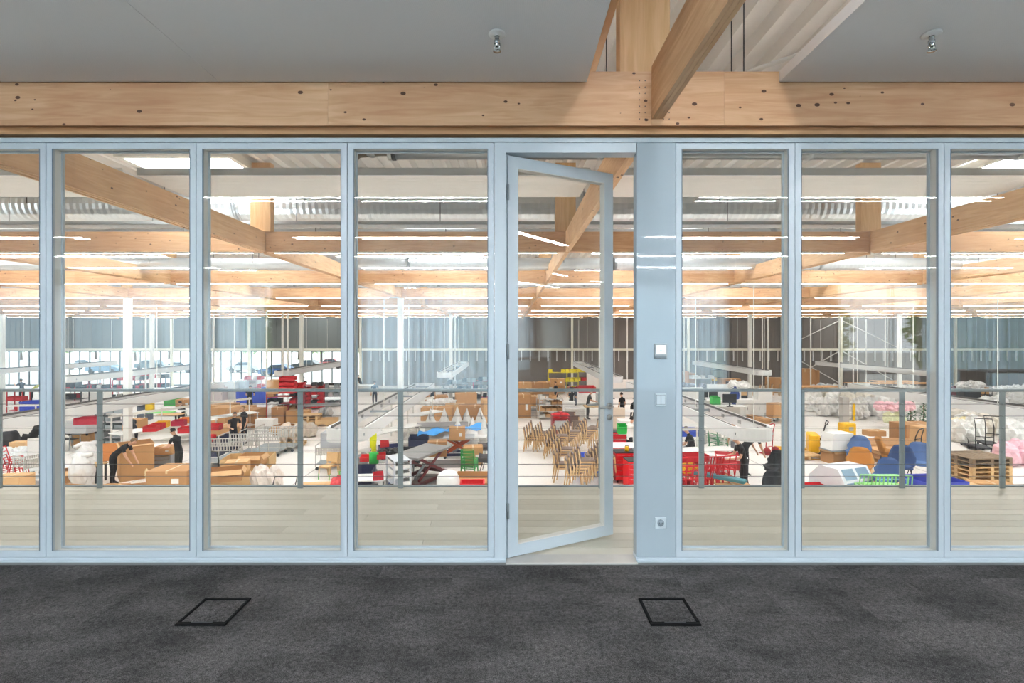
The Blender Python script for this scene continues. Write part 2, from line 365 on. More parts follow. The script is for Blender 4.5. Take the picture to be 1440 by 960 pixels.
for sg, y in ((-1, t0), (1, t1)):
    hd.tube([(LW-.04, y, 1.055), (LW-.04, y+sg*.008, 1.055)], .026, 16)
    hd.tube([(LW-.04, y, 1.055), (LW-.04, y+sg*.05, 1.055), (LW-.055, y+sg*.055, 1.055), (LW-.165, y+sg*.055, 1.055)], .0095, 8)
    hd.tube([(LW-.04, y, .965), (LW-.04, y+sg*.008, .965)], .024, 16)
    hd.bbx(LW-.046, LW-.034, min(y, y+sg*.01), max(y, y+sg*.01), .955, .975, .001)
link('door_handle', hd.mesh('door_handle', ST), leaf)
hg = MB()
for z in (.3, 1.45, 2.6): hg.cyl((.0, -.004, z), .009, .11, 10)
link('hinge', hg.mesh('hinge', GRAYSTEEL), leaf)
# solid service panel
wp = MB().bx(.895, 1.171, -.004, .10, .034, 3.003)
struct('wall_panel', wp.mesh('wall_panel', M((174,186,193), .03, 0, .01, 3)), None, (0, GY, 0))
def thermostat():
    b = MB().bbx(-.046,.046,-.014,0,-.055,.055,.004)
    s = MB().bx(-.034,.034,-.0155,-.014,-.018,.043)
    d = MB()
    for z in (.004, .022): d.bx(-.010,.010,-.0165,-.0155,z,z+.003)
    k = MB().bbx(-.04,.04,-.0165,-.013,-.05,-.03,.002)
    return [('housing', b.mesh('housing', M((176,182,184), .35)), []), ('screen', s.mesh('screen', EM((196,226,240), 1.0)), [('screen_mark', d.mesh('screen_mark', M((150,178,192), .5)))]), ('button_bar', k.mesh('button_bar', M((128,136,140), .4)))]
thing('room_thermostat', parts_of(thermostat), 'small grey wall thermostat with lit screen on the solid panel', 'thermostat', (1.063, GY-.004, EYE-.12))
def switch():
    b = MB().bbx(-.041,.041,-.010,0,-.046,.046,.003); out = [('cover_plate', b.mesh('cover_plate', M((206,216,220), .35)))]
    gp = MB().bx(-.032,.032,-.0105,-.0100,-.034,.034); out.append(('rocker_gap', gp.mesh('rocker_gap', M((110,120,126), .5))))
    for sg in (-1, 1): out.append(('rocker', MB().bbx(-.0148+sg*.0155,.0148+sg*.0155,-.014,-.009,-.032,.032,.002).mesh('rocker', M((214,222,226), .3))))
    return out
thing('light_switch', parts_of(switch), 'white double rocker light switch on the solid panel below the thermostat', 'switch', (1.063, GY-.004, 1.163))
def socket():
    b = MB().bbx(-.041,.041,-.010,0,-.041,.041,.003)
    ring = MB().tube([(.027*math.cos(a), -.0105, .027*math.sin(a)) for a in [2*PI*i/20 for i in range(20)]], .0025, 6, 0, True)
    w_ = MB().tube([(0,-.0101,0),(0,-.0106,0)], .026, 20)
    hl = MB()
    for sg in (-1, 1): hl.tube([(sg*.0095,-.0106,0),(sg*.0095,-.0112,0)], .003, 8)
    for sg in (-1, 1): hl.bx(-.004,.004,-.013,-.0104,sg*.023-.002,sg*.023+.002)
    return [('cover_plate', b.mesh('cover_plate', M((206,216,220), .35))), ('well', w_.mesh('well', M((150,162,170), .5)), [('contact_holes', hl.mesh('contact_holes', BLACK))]), ('rim_ring', ring.mesh('rim_ring', M((214,222,226), .3)))]
thing('power_socket', parts_of(socket), 'white power socket low on the solid panel beside the door', 'socket', (1.063, GY-.004, EYE-264/196))
# plain front wall left and right of the glass
for nm, a, b in (('wall_front_left', -17, -5.6), ('wall_front_right', 5.35, 17)):
    struct(nm, MB().bx(a, b, GY, GY+.1, 0, 3.06).mesh(nm, REVEAL))

# ------------------------------------------------------------------ office behind the camera (seen only mirrored in the glass)
BY = -7.6
PLAST = M((206,206,202), .8, 0, .02)
for nm, x in (('wall_left', -17.1), ('wall_right', 17)): struct(nm, MB().bx(x, x+.1, BY, GY+.1, -.3, 5.2).mesh(nm, PLAST))
wb = MB().bx(-17.1, 17.1, BY-.12, BY, 3.16, 5.2); wb.bx(-17.1, 17.1, BY-.12, BY, -.3, .0)
for a, b in ((-17.1, -16.2), (-7.15, -4.55), (6.35, 9.75), (16.2, 17.1)): wb.bx(a, b, BY-.12, BY, 0, 3.16)
struct('wall_back', wb.mesh('wall_back', M((92,92,90), .8, 0, .03)))
for k, (a, b) in enumerate(((-16.2, -10.5), (-10.5, -7.15), (-4.55, 0.9), (0.9, 6.35), (9.75, 12.9), (12.9, 16.2))):
    o = link('window_%d' % (nwin+1), None, None, (0, BY-.06, 0)); o['kind'] = 'structure'; nwin += 1
    f = MB(); n = 3 if b-a > 4 else 2; st_ = (b-a)/n
    for i in range(n+1): f.bx(a+i*st_-.03, a+i*st_+.03, -.03, .03, 0, 3.16)
    f.bx(a, b, -.03, .03, 0, .06); f.bx(a, b, -.03, .03, 3.1, 3.16)
    link('window_frame', f.mesh('window_frame', GRAYSTEEL), o)
    for i in range(n): link('pane', MB().bx(a+i*st_+.02, a+(i+1)*st_-.02, -.004, .004, .04, 3.12).mesh('pane', G), o)
def curtain_mat():
    m = bpy.data.materials.new('sheer_curtain'); m.use_nodes = True; t = m.node_tree; L = t.links.new; N = t.nodes.new
    t.nodes.remove(t.nodes['Principled BSDF'])
    tr = N('ShaderNodeBsdfTransparent'); tl = N('ShaderNodeBsdfTranslucent'); df_ = N('ShaderNodeBsdfDiffuse')
    tl.inputs[0].default_value = (.40,.52,.60,1); df_.inputs[0].default_value = (.45,.5,.54,1)
    nz = N('ShaderNodeTexNoise'); nz.inputs['Scale'].default_value = 240; mr = N('ShaderNodeMapRange'); mr.inputs[1].default_value = 0; mr.inputs[2].default_value = .9; mr.inputs[3].default_value = .5; mr.inputs[4].default_value = .03
    lw = N('ShaderNodeLayerWeight'); lw.inputs['Blend'].default_value = .5; ad = N('ShaderNodeMath'); ad.operation = 'MULTIPLY_ADD'; ad.inputs[1].default_value = .12; L(nz.outputs['Fac'], ad.inputs[0]); L(lw.outputs['Facing'], ad.inputs[2]); L(ad.outputs[0], mr.inputs[0])
    m1 = N('ShaderNodeMixShader'); m1.inputs[0].default_value = .25; L(tl.outputs[0], m1.inputs[1]); L(df_.outputs[0], m1.inputs[2])
    m2 = N('ShaderNodeMixShader'); L(mr.outputs[0], m2.inputs[0]); L(m1.outputs[0], m2.inputs[1]); L(tr.outputs[0], m2.inputs[2])
    L(m2.outputs[0], t.nodes['Material Output'].inputs[0]); return m
CURT = curtain_mat()
def curtain(a, b, label):
    vs = []; fs = []; n = int((b-a)/.02); ph = R.random()*6
    for i in range(n+1):
        x = a+(b-a)*i/n; fr = .22
        y = .075*math.sin(x*2*PI/fr+ph+1.6*math.sin(x*2.1))+.03*math.sin(x*11+ph)
        vs += [(x, y, 0.02), (x, y*.8, 3.13)]
        if i: fs.append((2*i-2, 2*i, 2*i+1, 2*i-1))
    mb = MB(); mb.add(vs, fs, 0, True)
    o = link('sheer_curtain', None, None, (0, BY+.28, 0)); link('fabric', mb.mesh('fabric', CURT), o)
    link('curtain_rail', MB().bx(a, b, -.02, .02, 3.13, 3.16).mesh('curtain_rail', WHITESTEEL), o)
    tag(o, label, 'curtain', 'sheer curtains mirrored in the glass')
curtain(-16.3, -7.2, 'sheer pale curtain mirrored in the panes left of the third mullion')
curtain(-4.4, 0.2, 'sheer pale curtain mirrored in the pane left of the door')
curtain(2.6, 6.3, 'sheer pale curtain mirrored on the solid panel and the pane right of it')
curtain(11.9, 16.3, 'grey sheer curtain mirrored in the rightmost panes')
# office light lines
def led_line(ln, e):
    b = MB().bx(-ln/2, ln/2, -.018, .018, 0, .022); d = MB().bx(-ln/2+.01, ln/2-.01, -.010, .010, -.006, -.0005)
    return [('housing', b.mesh('housing', WHITESTEEL)), ('diffuser', d.mesh('diffuser', EM((255,246,240) if e < 60 else (246,250,255), e)))]
rowz = CZ-.023
for r_, y in enumerate((.78, -1.83, -4.0, -5.9)):
    for c_, x in enumerate((-9.7, -2.02, 4.35, 11.2)):
        thing('office_light_line', parts_of(led_line, 3.9, ROOM_E), 'white office light line mirrored in the glass, %s row, %s from the left' % (ORD[r_], ORD[c_]), 'light', (x, y, rowz), 0, 'office light lines mirrored in the glass')
# long tables and boards that show dark in the mirrored window
def office_table():
    t = MB().bbx(-1.1,1.1,-.45,.45,.72,.75,.004); lg = MB().bx(-1.0,-.96,-.4,.4,0,.72); lg2 = MB().bx(.96,1.0,-.4,.4,0,.72)
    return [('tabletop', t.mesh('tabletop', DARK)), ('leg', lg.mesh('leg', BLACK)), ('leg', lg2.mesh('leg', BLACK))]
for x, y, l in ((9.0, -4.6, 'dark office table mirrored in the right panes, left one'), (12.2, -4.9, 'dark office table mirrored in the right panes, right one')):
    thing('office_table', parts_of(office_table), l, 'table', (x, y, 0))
def acoustic_board():
    b = MB().bbx(-1.5,1.5,-.04,.04,.06,1.18,.01); f = MB().bx(-1.3,-1.1,-.25,.25,0,.06); f2 = MB().bx(1.1,1.3,-.25,.25,0,.06)
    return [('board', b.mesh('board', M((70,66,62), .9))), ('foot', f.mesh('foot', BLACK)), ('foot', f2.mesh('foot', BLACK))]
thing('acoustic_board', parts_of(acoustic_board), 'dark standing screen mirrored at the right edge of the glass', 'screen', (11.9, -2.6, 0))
# ================================================================== SETTING: the hall
def floor_mat():
    m, t, b = nt('screed_floor'); L = t.links.new; N = t.nodes.new
    g = N('ShaderNodeNewGeometry')
    n = N('ShaderNodeTexNoise'); n.inputs['Scale'].default_value = .5; n.inputs['Detail'].default_value = 5; L(g.outputs['Position'], n.inputs['Vector'])
    r = N('ShaderNodeValToRGB'); r.color_ramp.elements[0].position = .3; r.color_ramp.elements[0].color = lin((236,230,223)); r.color_ramp.elements[1].position = .7; r.color_ramp.elements[1].color = lin((246,241,235))
    L(n.outputs['Fac'], r.inputs['Fac'])
    bk = N('ShaderNodeTexBrick'); bk.offset = 0; bk.inputs['Scale'].default_value = 1; bk.inputs['Mortar Size'].default_value = .022; bk.inputs['Brick Width'].default_value = 5.6; bk.inputs['Row Height'].default_value = 5.6
    bk.inputs['Color1'].default_value = (1,1,1,1); bk.inputs['Color2'].default_value = (1,1,1,1); bk.inputs['Mortar'].default_value = (.42,.40,.38,1)
    mp = N('ShaderNodeMapping'); mp.inputs['Location'].default_value = (1.7, 1.0, 0); L(g.outputs['Position'], mp.inputs['Vector']); L(mp.outputs[0], bk.inputs['Vector'])
    mx = N('ShaderNodeMix'); mx.data_type = 'RGBA'; mx.blend_type = 'MULTIPLY'; mx.inputs[0].default_value = 1
    L(r.outputs[0], mx.inputs[6]); L(bk.outputs['Color'], mx.inputs[7]); L(mx.outputs[2], b.inputs['Base Color'])
    b.inputs['Roughness'].default_value = .35; b.inputs['Specular IOR Level'].default_value = .3; return m
HX = 56; HY = 48.6
hf = struct('floor_hall', MB().bx(-HX, HX, 5.3, HY, FZ-.2, FZ).mesh('floor_hall', floor_mat()))
# gallery: planks on a slab
GPL = [M((212,207,190), .45, 0, .04, 2), M((203,198,181), .45, 0, .04, 2.3), M((218,213,197), .45, 0, .04, 1.7)]
gl = struct('floor_gallery', MB().bx(-17, 17, GY+.1, 5.33, -.3, -.021).mesh('floor_gallery', M((150,150,148), .7)))
for k in range(12):
    y0 = GY+.102+k*.138
    for (a, b) in ((-17, -5.6), (-5.6, -1.9 + .6*((k*5) % 3)), (-1.9 + .6*((k*5) % 3), 5.4), (5.4, 17)):
        link('plank', MB().bbx(a+.001, b-.001, y0+.002, y0+.136, -.02, 0, .002).mesh('plank', GPL[(k*7+int(a)) % 3]), gl)
struct('trim_3', MB().bx(-17, 17, 5.33, 5.36, -.34, .012).mesh('gallery_edge', GRAYSTEEL))
struct('wall_hall_front', MB().bx(-HX, HX, 5.0, 5.3, FZ, -.3).mesh('wall_hall_front', OFFW))
# railing: posts, handrail, cables
RY = 5.28
rl = link('gallery_railing', None, None, (0, RY, 0)); tag(rl, 'grey steel gallery railing with thin horizontal cables beyond the glass wall', 'railing')
link('handrail', MB().bbx(-16.9, 16.9, -.022, .022, 1.022, 1.052, .004).mesh('handrail', GRAYSTEEL), rl)
pm = MB().bx(-.028, .028, -.006, .006, -.30, 1.022); pm.bx(-.05, .05, .006, .014, -.28, -.1)
for z in range(7): pm.tube([(0,-.012,.13+.127*z), (0,-.006,.13+.127*z)], .010, 6)
pm = pm.mesh('post', GRAYSTEEL)
for k in range(-13, 15): link('post', pm, rl, (-.118+1.0635*k, 0, 0))
cb = MB().tube([(-16.9,0,0),(16.9,0,0)], .0028, 5).mesh('cable', M((96,98,100), .4, .6))
for z in range(7): link('cable', cb, rl, (0, -.010, .13+.127*z))

# walls
WALLG = M((150,148,143), .7, 0, .04, .7)
def cladding(name, x0, x1, y, z0, z1, mt, step=1.0):
    o = struct(name, MB().bx(x0, x1, y+.03, y+.12, z0, z1).mesh(name, mt))
    n = int((x1-x0)/step); me = MB().bx(.012, step-.012, 0, .03, z0, z1).mesh('wall_sheet', mt)
    for i in range(n): link('wall_sheet', me, o, (x0+i*step, y, 0))
RZ_ = EYE-1.46
XG = -14.6      # the glazed band ends here
ROOFZ = EYE+3.15
cladding('wall_far_upper', -HX, XG, HY, RZ_+.12, ROOFZ+.2, M((108,113,111), .7, 0, .04, .7))
cladding('wall_far', XG, HX, HY, FZ, ROOFZ+.2, M((114,107,101), .7, 0, .04, .7))
for nm, x in (('wall_hall_left', -HX-.12), ('wall_hall_right', HX)): struct(nm, MB().bx(x, x+.12, 3.6, HY+.1, FZ, ROOFZ+.2).mesh(nm, WALLG))
CREAM = M((232,226,206), .5, 0, .02)
rail = struct('trim_4', MB().bbx(-HX, HX, HY-.22, HY-.02, RZ_-.12, RZ_+.12, .01).mesh('wall_rail', CREAM))
hook = MB().bx(-.05, .05, HY-.2, HY-.1, RZ_-1.15, RZ_-.12).mesh('drop_bar', M((206,206,204), .5))
for i in range(int((HX-XG)/.86)): link('drop_bar', hook, rail, (XG+.9+i*.86, 0, 0))
pst = MB().bx(-.1, .1, -.2, 0, FZ, ROOFZ).mesh('wall_post', CREAM)
for k, x in enumerate((-44.5, -33, -25.5, -14.7, 5.83, 17.1, 26.2, 31.9, 43)):
    tag(link('wall_post', pst, None, (x, HY-.22, 0)), 'cream steel post standing against the far hall wall, %s from the left' % ORD[k], 'post', 'cream posts along the far wall')
bm_ = MB()
for a, b in (((26.4, FZ+.3), (31.7, RZ_-.2)), ((26.4, RZ_-.2), (31.7, FZ+.3)), ((26.4, RZ_+.2), (31.7, EYE+1.3)), ((32.1, EYE+1.3), (37.4, RZ_+.2)), ((32.1, RZ_-.2), (37.4, FZ+.3))):
    bm_.tube([(a[0], HY-.3, a[1]), (b[0], HY-.3, b[1])], .045, 6)
tag(link('wall_bracing', bm_.mesh('wall_bracing', M((206,202,194), .5))), 'crossed pale steel bracing rods on the far wall at the right', 'bracing')
# glazed band, far left
MUL = M((120,130,134), .5)
wn = (HX+XG)/14.0
for k in range(14):
    a = -HX+k*wn; o = link('window_%d' % (nwin+1), None, None, (a, HY, 0)); nwin += 1; o['kind'] = 'structure'
    f = MB(); n = 3
    for i in range(n+1): f.bx(i*wn/n-.04, i*wn/n+.04, -.05, .05, FZ, RZ_-.12)
    f.bx(0, wn, -.05, .05, FZ, FZ+.12); f.bx(0, wn, -.05, .05, RZ_-.24, RZ_-.12)
    link('window_frame', f.mesh('window_frame', MUL), o)
    for i in range(n): link('pane', MB().bx(i*wn/n+.03, (i+1)*wn/n-.03, -.01, .01, FZ+.1, RZ_-.2).mesh('pane', G), o)
# roof deck: trapezoidal sheet, ribs running away from the camera
mb = MB(); vs = []; fs = []
P_ = .33; pr = [(0,0),(.05,.11),(.20,.11),(.25,0)]; n = int(2*HX/P_); xs = [(-HX+i*P_+u, v) for i in range(n) for u, v in pr]
for x, z in xs: vs += [(x, BY-.5, ROOFZ+z), (x, HY+.2, ROOFZ+z)]
for i in range(len(xs)-1): fs.append((2*i, 2*i+1, 2*i+3, 2*i+2))
mb.add(vs, fs); roof = struct('roof', mb.mesh('roof', M((236,232,226), .55, 0, .03)))
struct('roof_cover', MB().bx(-HX, HX, BY-.5, HY+.2, ROOFZ+.13, ROOFZ+.4).mesh('roof_cover', DARK))

# timber grid. lines: X = 1.02 + 5.6 k (k=0 is the centre beam), rows: d = 3.57+5.63*(r)
GX = lambda k: 1.025+5.6*k
ROWS = [9.2+5.62*i for i in range(7)] ; ROWS[6] = 43.0
def vis(x, d, m=4): return abs(x) < d*1.05+m
def cross_beam(ln):
    b = MB().bx(-ln/2, ln/2, -.045, .045, 0, .37); return [('cross_beam', b.mesh('timber_cross_beam', W_FACE))]
def long_beam(ln):
    l1 = MB().bx(-.0265, -.001, 0, ln, 0, .37); l2 = MB().bx(.001, .0265, 0, ln, 0, .37); out = []
    me = MB().bx(-.0125, .0125, 0, ln, 0, .37).mesh('lamina', W_FACE_Y)
    return me
LAM = {}
def place_long(k, y0, y1, label):
    ln = round(y1-y0, 3)
    if ln not in LAM: LAM[ln] = MB().bx(-.0122, .0122, 0, ln, 0, .37).mesh('lamina', W_FACE_Y)
    o = link('timber_long_beam', None, None, (GX(k), y0, EYE+1.52)); z = (0, 0, 0) if k == 0 else ((-.03, -.015, 0) if k < 0 else (0, -.015, -.03))
    for i, x in enumerate((-.027, 0, .027)): link('lamina', LAM[ln], o, (x, 0, z[i]))
    return tag(o, label, 'beam')
CENTRE = {0: 'overhead in the office, running to the glass wall', 1: 'just beyond the open door', 2: 'deeper in the hall'}
place_long(0, -7.3, GY-.056, 'timber beam coming overhead to the middle of the glass wall, office side')
for r_ in range(8):
    y0 = GY+.11 if r_ == 0 else ROWS[r_-1]+.047; y1 = (ROWS[r_]-.047) if r_ < 7 else HY-.3
    for k in range(-9, 10):
        if not vis(GX(k), y1, 1): continue
        place_long(k, y0, y1, 'timber long beam, %s, %s bay behind the glass' % (linename(k), ORD[r_]))
for r_, d in enumerate(ROWS):
    for k in range(-9, 9):
        xm = GX(k)+2.8
        if not vis(xm, d): continue
        o = link('timber_cross_beam', parts_of(cross_beam, 5.51)[0][1], None, (xm, d, EYE+1.52))
        tag(o, 'timber cross beam, %s row behind the glass, %s' % (ORD[r_], bayname(k)), 'beam')
        ln = thing('hall_light_line', parts_of(led_line, 5.2 if (k+r_) % 3 else 4.6, LED_E), 'bright light line under the %s row cross beam, %s' % (ORD[r_], bayname(k)), 'light', (xm, d-.02, EYE+1.497), 0, 'light lines under the cross beams')
# posts standing on the crossings up to the roof
kp = MB().bx(-.185, .185, -.07, .07, 0, 1.2).mesh('king_post', W_POST)
for r_, d in enumerate([GY+.19]+ROWS[:4]):
    for k in range(-7, 8):
        if not vis(GX(k), d, 2): continue
        z = EYE+(1.52 if r_ == 0 else 1.892)
        o = link('king_post', kp, None, (GX(k)-.04, d+(0 if r_ else .0)+.0, z)); o.scale = (1, 1, (ROOFZ-z)/1.2)
        tag(o, 'wide timber post up to the roof, %s, %s' % ('front row' if r_ == 0 else ORD[r_-1]+' row', linename(k)), 'post')
# white steel columns carrying the grid
cm = MB().bx(-.11, .11, -.11, .11, 0, 6.49); cbm = MB().bx(-.2, .2, -.2, .2, 0, .03)
cparts = [('shaft', cm.mesh('shaft', WHITESTEEL)), ('base_plate', cbm.mesh('base_plate', GRAYSTEEL))]
for r_, d in ((2, ROWS[2]), (5, ROWS[5])):
    for k in range(-7, 8):
        if k % 2 == 0: continue
        if vis(GX(k), d, 0.5): thing('steel_column', cparts, 'white steel column in the %s row, %s' % ('near' if r_ == 2 else 'far', linename(k)), 'column', (GX(k), d, FZ))
# hall ceiling sails: white, ribbed underside, grey front edge
SAIL = M((244,239,232), .6, 0, .02)
def sail(ln):
    e = MB().bx(-ln/2, ln/2, 0, .02, 0, .09).mesh('edge_strip', M((232,236,236), .5))
    ps = [('edge_strip', e)]; n = 8; w_ = .92/n
    me = MB().bx(-ln/2, ln/2, .002, w_-.002, 0, .02)
    slats = me.mesh('slat', SAIL)
    return e, slats, w_, n
def place_sail(x, y, ln, z, label, n=8):
    e, s, w_, n0 = parts_of(sail, ln); o = link('ceiling_sail', None, None, (x, y, z))
    link('edge_strip', e, o); 
    for i in range(n): link('slat', s, o, (0, .02+i*w_, 0))
    tag(o, label, 'ceiling sail')
for k in range(-3, 3): place_sail(GX(k)+2.8, 5.95, 5.42, EYE+1.90, 'white slatted ceiling sail above the gallery edge, %s' % bayname(k), 8)
# spiral ducts
ZINC = M((214,217,218), .3, .8, .06, 3); ZINC2 = M((186,190,192), .32, .8, .06, 3)
def duct(ln, r, pitch):
    prof = []; n = int(ln/pitch)
    vs = []; fs = []; N_ = 18
    for i in range(n*2+1):
        x = -ln/2+i*pitch/2; rr = r*(1.0 if i % 2 else 1.028)
        vs += [(x+pitch*.5*j/N_, rr*math.cos(2*PI*j/N_), rr*math.sin(2*PI*j/N_)) for j in range(N_)]
    for i in range(n*2):
        for j in range(N_): fs.append((i*N_+j, i*N_+(j+1) % N_, (i+1)*N_+(j+1) % N_, (i+1)*N_+j))
    mb = MB(); mb.add(vs, fs, 0, False); me = mb.mesh('spiral_tube', ZINC)
    c = MB()
    for x in (-ln/2, ln/2): c.tube([(x-.04, 0, 0), (x+.04, 0, 0)], r*1.07, 18)
    h = MB()
    for x in (-ln/4, ln/4): h.tube([(x, r, 0), (x, r, .9)], .008, 4); h.tube([(x, -r, 0), (x, -r, .9)], .008, 4)
    return [('spiral_tube', me), ('collar', c.mesh('collar', ZINC2)), ('hanger_rod', h.mesh('hanger_rod', DARK))]
for i, x in enumerate((-8.4, -2.8, 2.8, 8.4)):
    nm = ('left end', 'left of centre', 'right of centre', 'right end')[i]
    thing('spiral_duct', parts_of(duct, 5.55, .31, .13), 'large ribbed silver ventilation duct behind the first cross beam, %s length' % nm, 'duct', (x, 10.35, EYE+2.64))
    thing('spiral_duct', parts_of(duct, 5.55, .13, .11), 'slim silver duct under the large one behind the first cross beam, %s length' % nm, 'duct', (x, 10.75, EYE+2.15))
for i, x in enumerate((-11.2, -5.6, 0, 5.6, 11.2)):
    thing('spiral_duct', parts_of(duct, 5.6, .16, .11), 'thin silver ventilation duct behind the first cross beam, %s from the left' % ORD[i], 'duct', (x, 13.6, EYE+1.93))
    thing('spiral_duct', parts_of(duct, 5.6, .16, .11), 'thin silver ventilation duct behind the second cross beam, %s from the left' % ORD[i], 'duct', (x*1.0, 19.3, EYE+1.99))
# hot air pipe right above the sail: galvanised pipes with a valve
def pipe(ln, r):
    b = MB().tube([(-ln/2,0,0),(ln/2,0,0)], r, 14); c = MB()
    for i in range(5): c.tube([(-ln/2+ln*i/4-.03,0,0),(-ln/2+ln*i/4+.03,0,0)], r*1.12, 14)
    return [('pipe_run', b.mesh('pipe_run', ZINC2)), ('coupling', c.mesh('coupling', ZINC))]
thing('galvanised_pipe', parts_of(pipe, 10.0, .07), 'galvanised pipe above the ceiling sail, right of the valve', 'pipe', (3.55, 5.95, EYE+2.16))
def valve():
    p = MB().tube([(.12,0,0),(-.05,0,0),(-.28,0,-.02),(-.36,0,-.12)], .028, 8); b = MB().lathe([(.0,-.06),(.05,-.05),(.05,.05),(.0,.06)], 10, (-.15,0,.02)); h = MB().tube([(-.15,0,.05),(-.15,0,.13)], .012, 6).tube([(-.25,0,.16),(-.15,0,.13),(-.05,0,.1)], .014, 6)
    f = MB().tube([(.08,0,0),(.12,0,0)], .075, 12)
    return [('pipe_bend', p.mesh('pipe_bend', M((120,108,90), .4, .7))), ('valve_body', b.mesh('valve_body', ZINC2)), ('valve_lever', h.mesh('valve_lever', DARK)), ('flange', f.mesh('flange', DARK))]
thing('pipe_valve', parts_of(valve), 'brassy shut off valve at the end of the galvanised pipe', 'valve', (-1.52, 5.95, EYE+2.16), 0, None, 1.1)
# cable trays
def tray(ln):
    b = MB().bx(-ln/2, ln/2, 0, .3, 0, .008); b.bx(-ln/2, ln/2, 0, .008, 0, .06); b.bx(-ln/2, ln/2, .292, .3, 0, .06)
    h = MB()
    for i in range(int(ln/2.8)): h.tube([(-ln/2+1.4+2.8*i, .15, 0), (-ln/2+1.4+2.8*i, .15, .8)], .007, 4)
    return [('tray', b.mesh('tray', M((170,174,176), .4, .5))), ('hanger_rod', h.mesh('hanger_rod', DARK))]
thing('cable_tray', parts_of(tray, 22.4), 'grey cable tray running under the big silver ducts', 'cable tray', (0, 9.55, EYE+2.11))
thing('cable_tray', parts_of(tray, 33.6), 'grey cable tray behind the second row of cross beams', 'cable tray', (0, 16.2, EYE+1.98))
# skylights
def skylight(w_, l_):
    f = MB()
    for a in ((-w_/2-.1,-w_/2,-l_/2-.1,l_/2+.1),(w_/2,w_/2+.1,-l_/2-.1,l_/2+.1),(-w_/2,w_/2,-l_/2-.1,-l_/2),(-w_/2,w_/2,l_/2,l_/2+.1)): f.bx(*a, -.12, .02)
    p = MB().bx(-w_/2, w_/2, -l_/2, l_/2, -.06, -.05)
    return [('curb', f.mesh('curb', WHITESTEEL)), ('pane', p.mesh('pane', EM((246,250,255), SKY_E)))]
for r_ in range(8):
    for k in range(-8, 8):
        y = 6.4+5.62*r_+.6 if r_ else 7.0; x = GX(k)+2.8
        if r_ == 0: y = 9.0
        if not vis(x, y, 8): continue
        if r_ > 2 and (k+r_) % 3: continue
        if r_ == 0 and k not in (-4, -3, -2, 1, 2): continue
        xx = x+1.6 if k == -2 and r_ == 0 else x
        thing('skylight', parts_of(skylight, 1.8 if r_ == 0 else 1.7, .9), 'bright roof skylight over the %s row, %s' % (ORD[r_], bayname(k)), 'skylight', (xx, y, ROOFZ-.01), 0, 'roof skylights')
thing('skylight', parts_of(skylight, .55, .6), 'small unseen light pane added above the gap between the office ceiling panels', 'skylight', (1.25, 1.6, ROOFZ-.01))  # added glowing pane out of view, brightens the timber post and near beam
# hangers over the office
def wire(ln):
    c = MB().bx(-.018,.018,-.012,.012,ln-.06,ln); h = MB().tube([(0,0,0),(0,0,ln)], .005, 5); n = MB().cyl((0,0,ln*.93), .013, .03, 8)
    return [('rod', h.mesh('rod', DARK)), ('clamp', c.mesh('clamp', DARK)), ('nut', n.mesh('nut', GRAYSTEEL))]
for i, (x, y) in enumerate(((1.72, 3.9), (1.77, 3.8), (.75, 3.95))):
    thing('ceiling_hanger', parts_of(wire, 1.3), 'thin dark rod hanging from the roof, %s' % ('left one by the right ceiling edge', 'right one by the right ceiling edge', 'by the left ceiling edge')[i], 'rod', (x, y, ROOFZ-1.3))
tag(link('conduit', MB().tube([(1.80, 3.8, EYE+2.0), (2.5, 3.8, EYE+2.24)], .018, 8).mesh('conduit', WHITESTEEL)), 'slanting grey conduit above the right ceiling edge', 'pipe')
tag(link('timber_purlin', MB().bx(-.05,.05,-3.5,3.5,0,.16).mesh('timber_purlin', W_FACE_Y), None, (.62, 2.0, EYE+2.1)), 'narrow timber purlin above the edge of the left ceiling panels', 'beam')
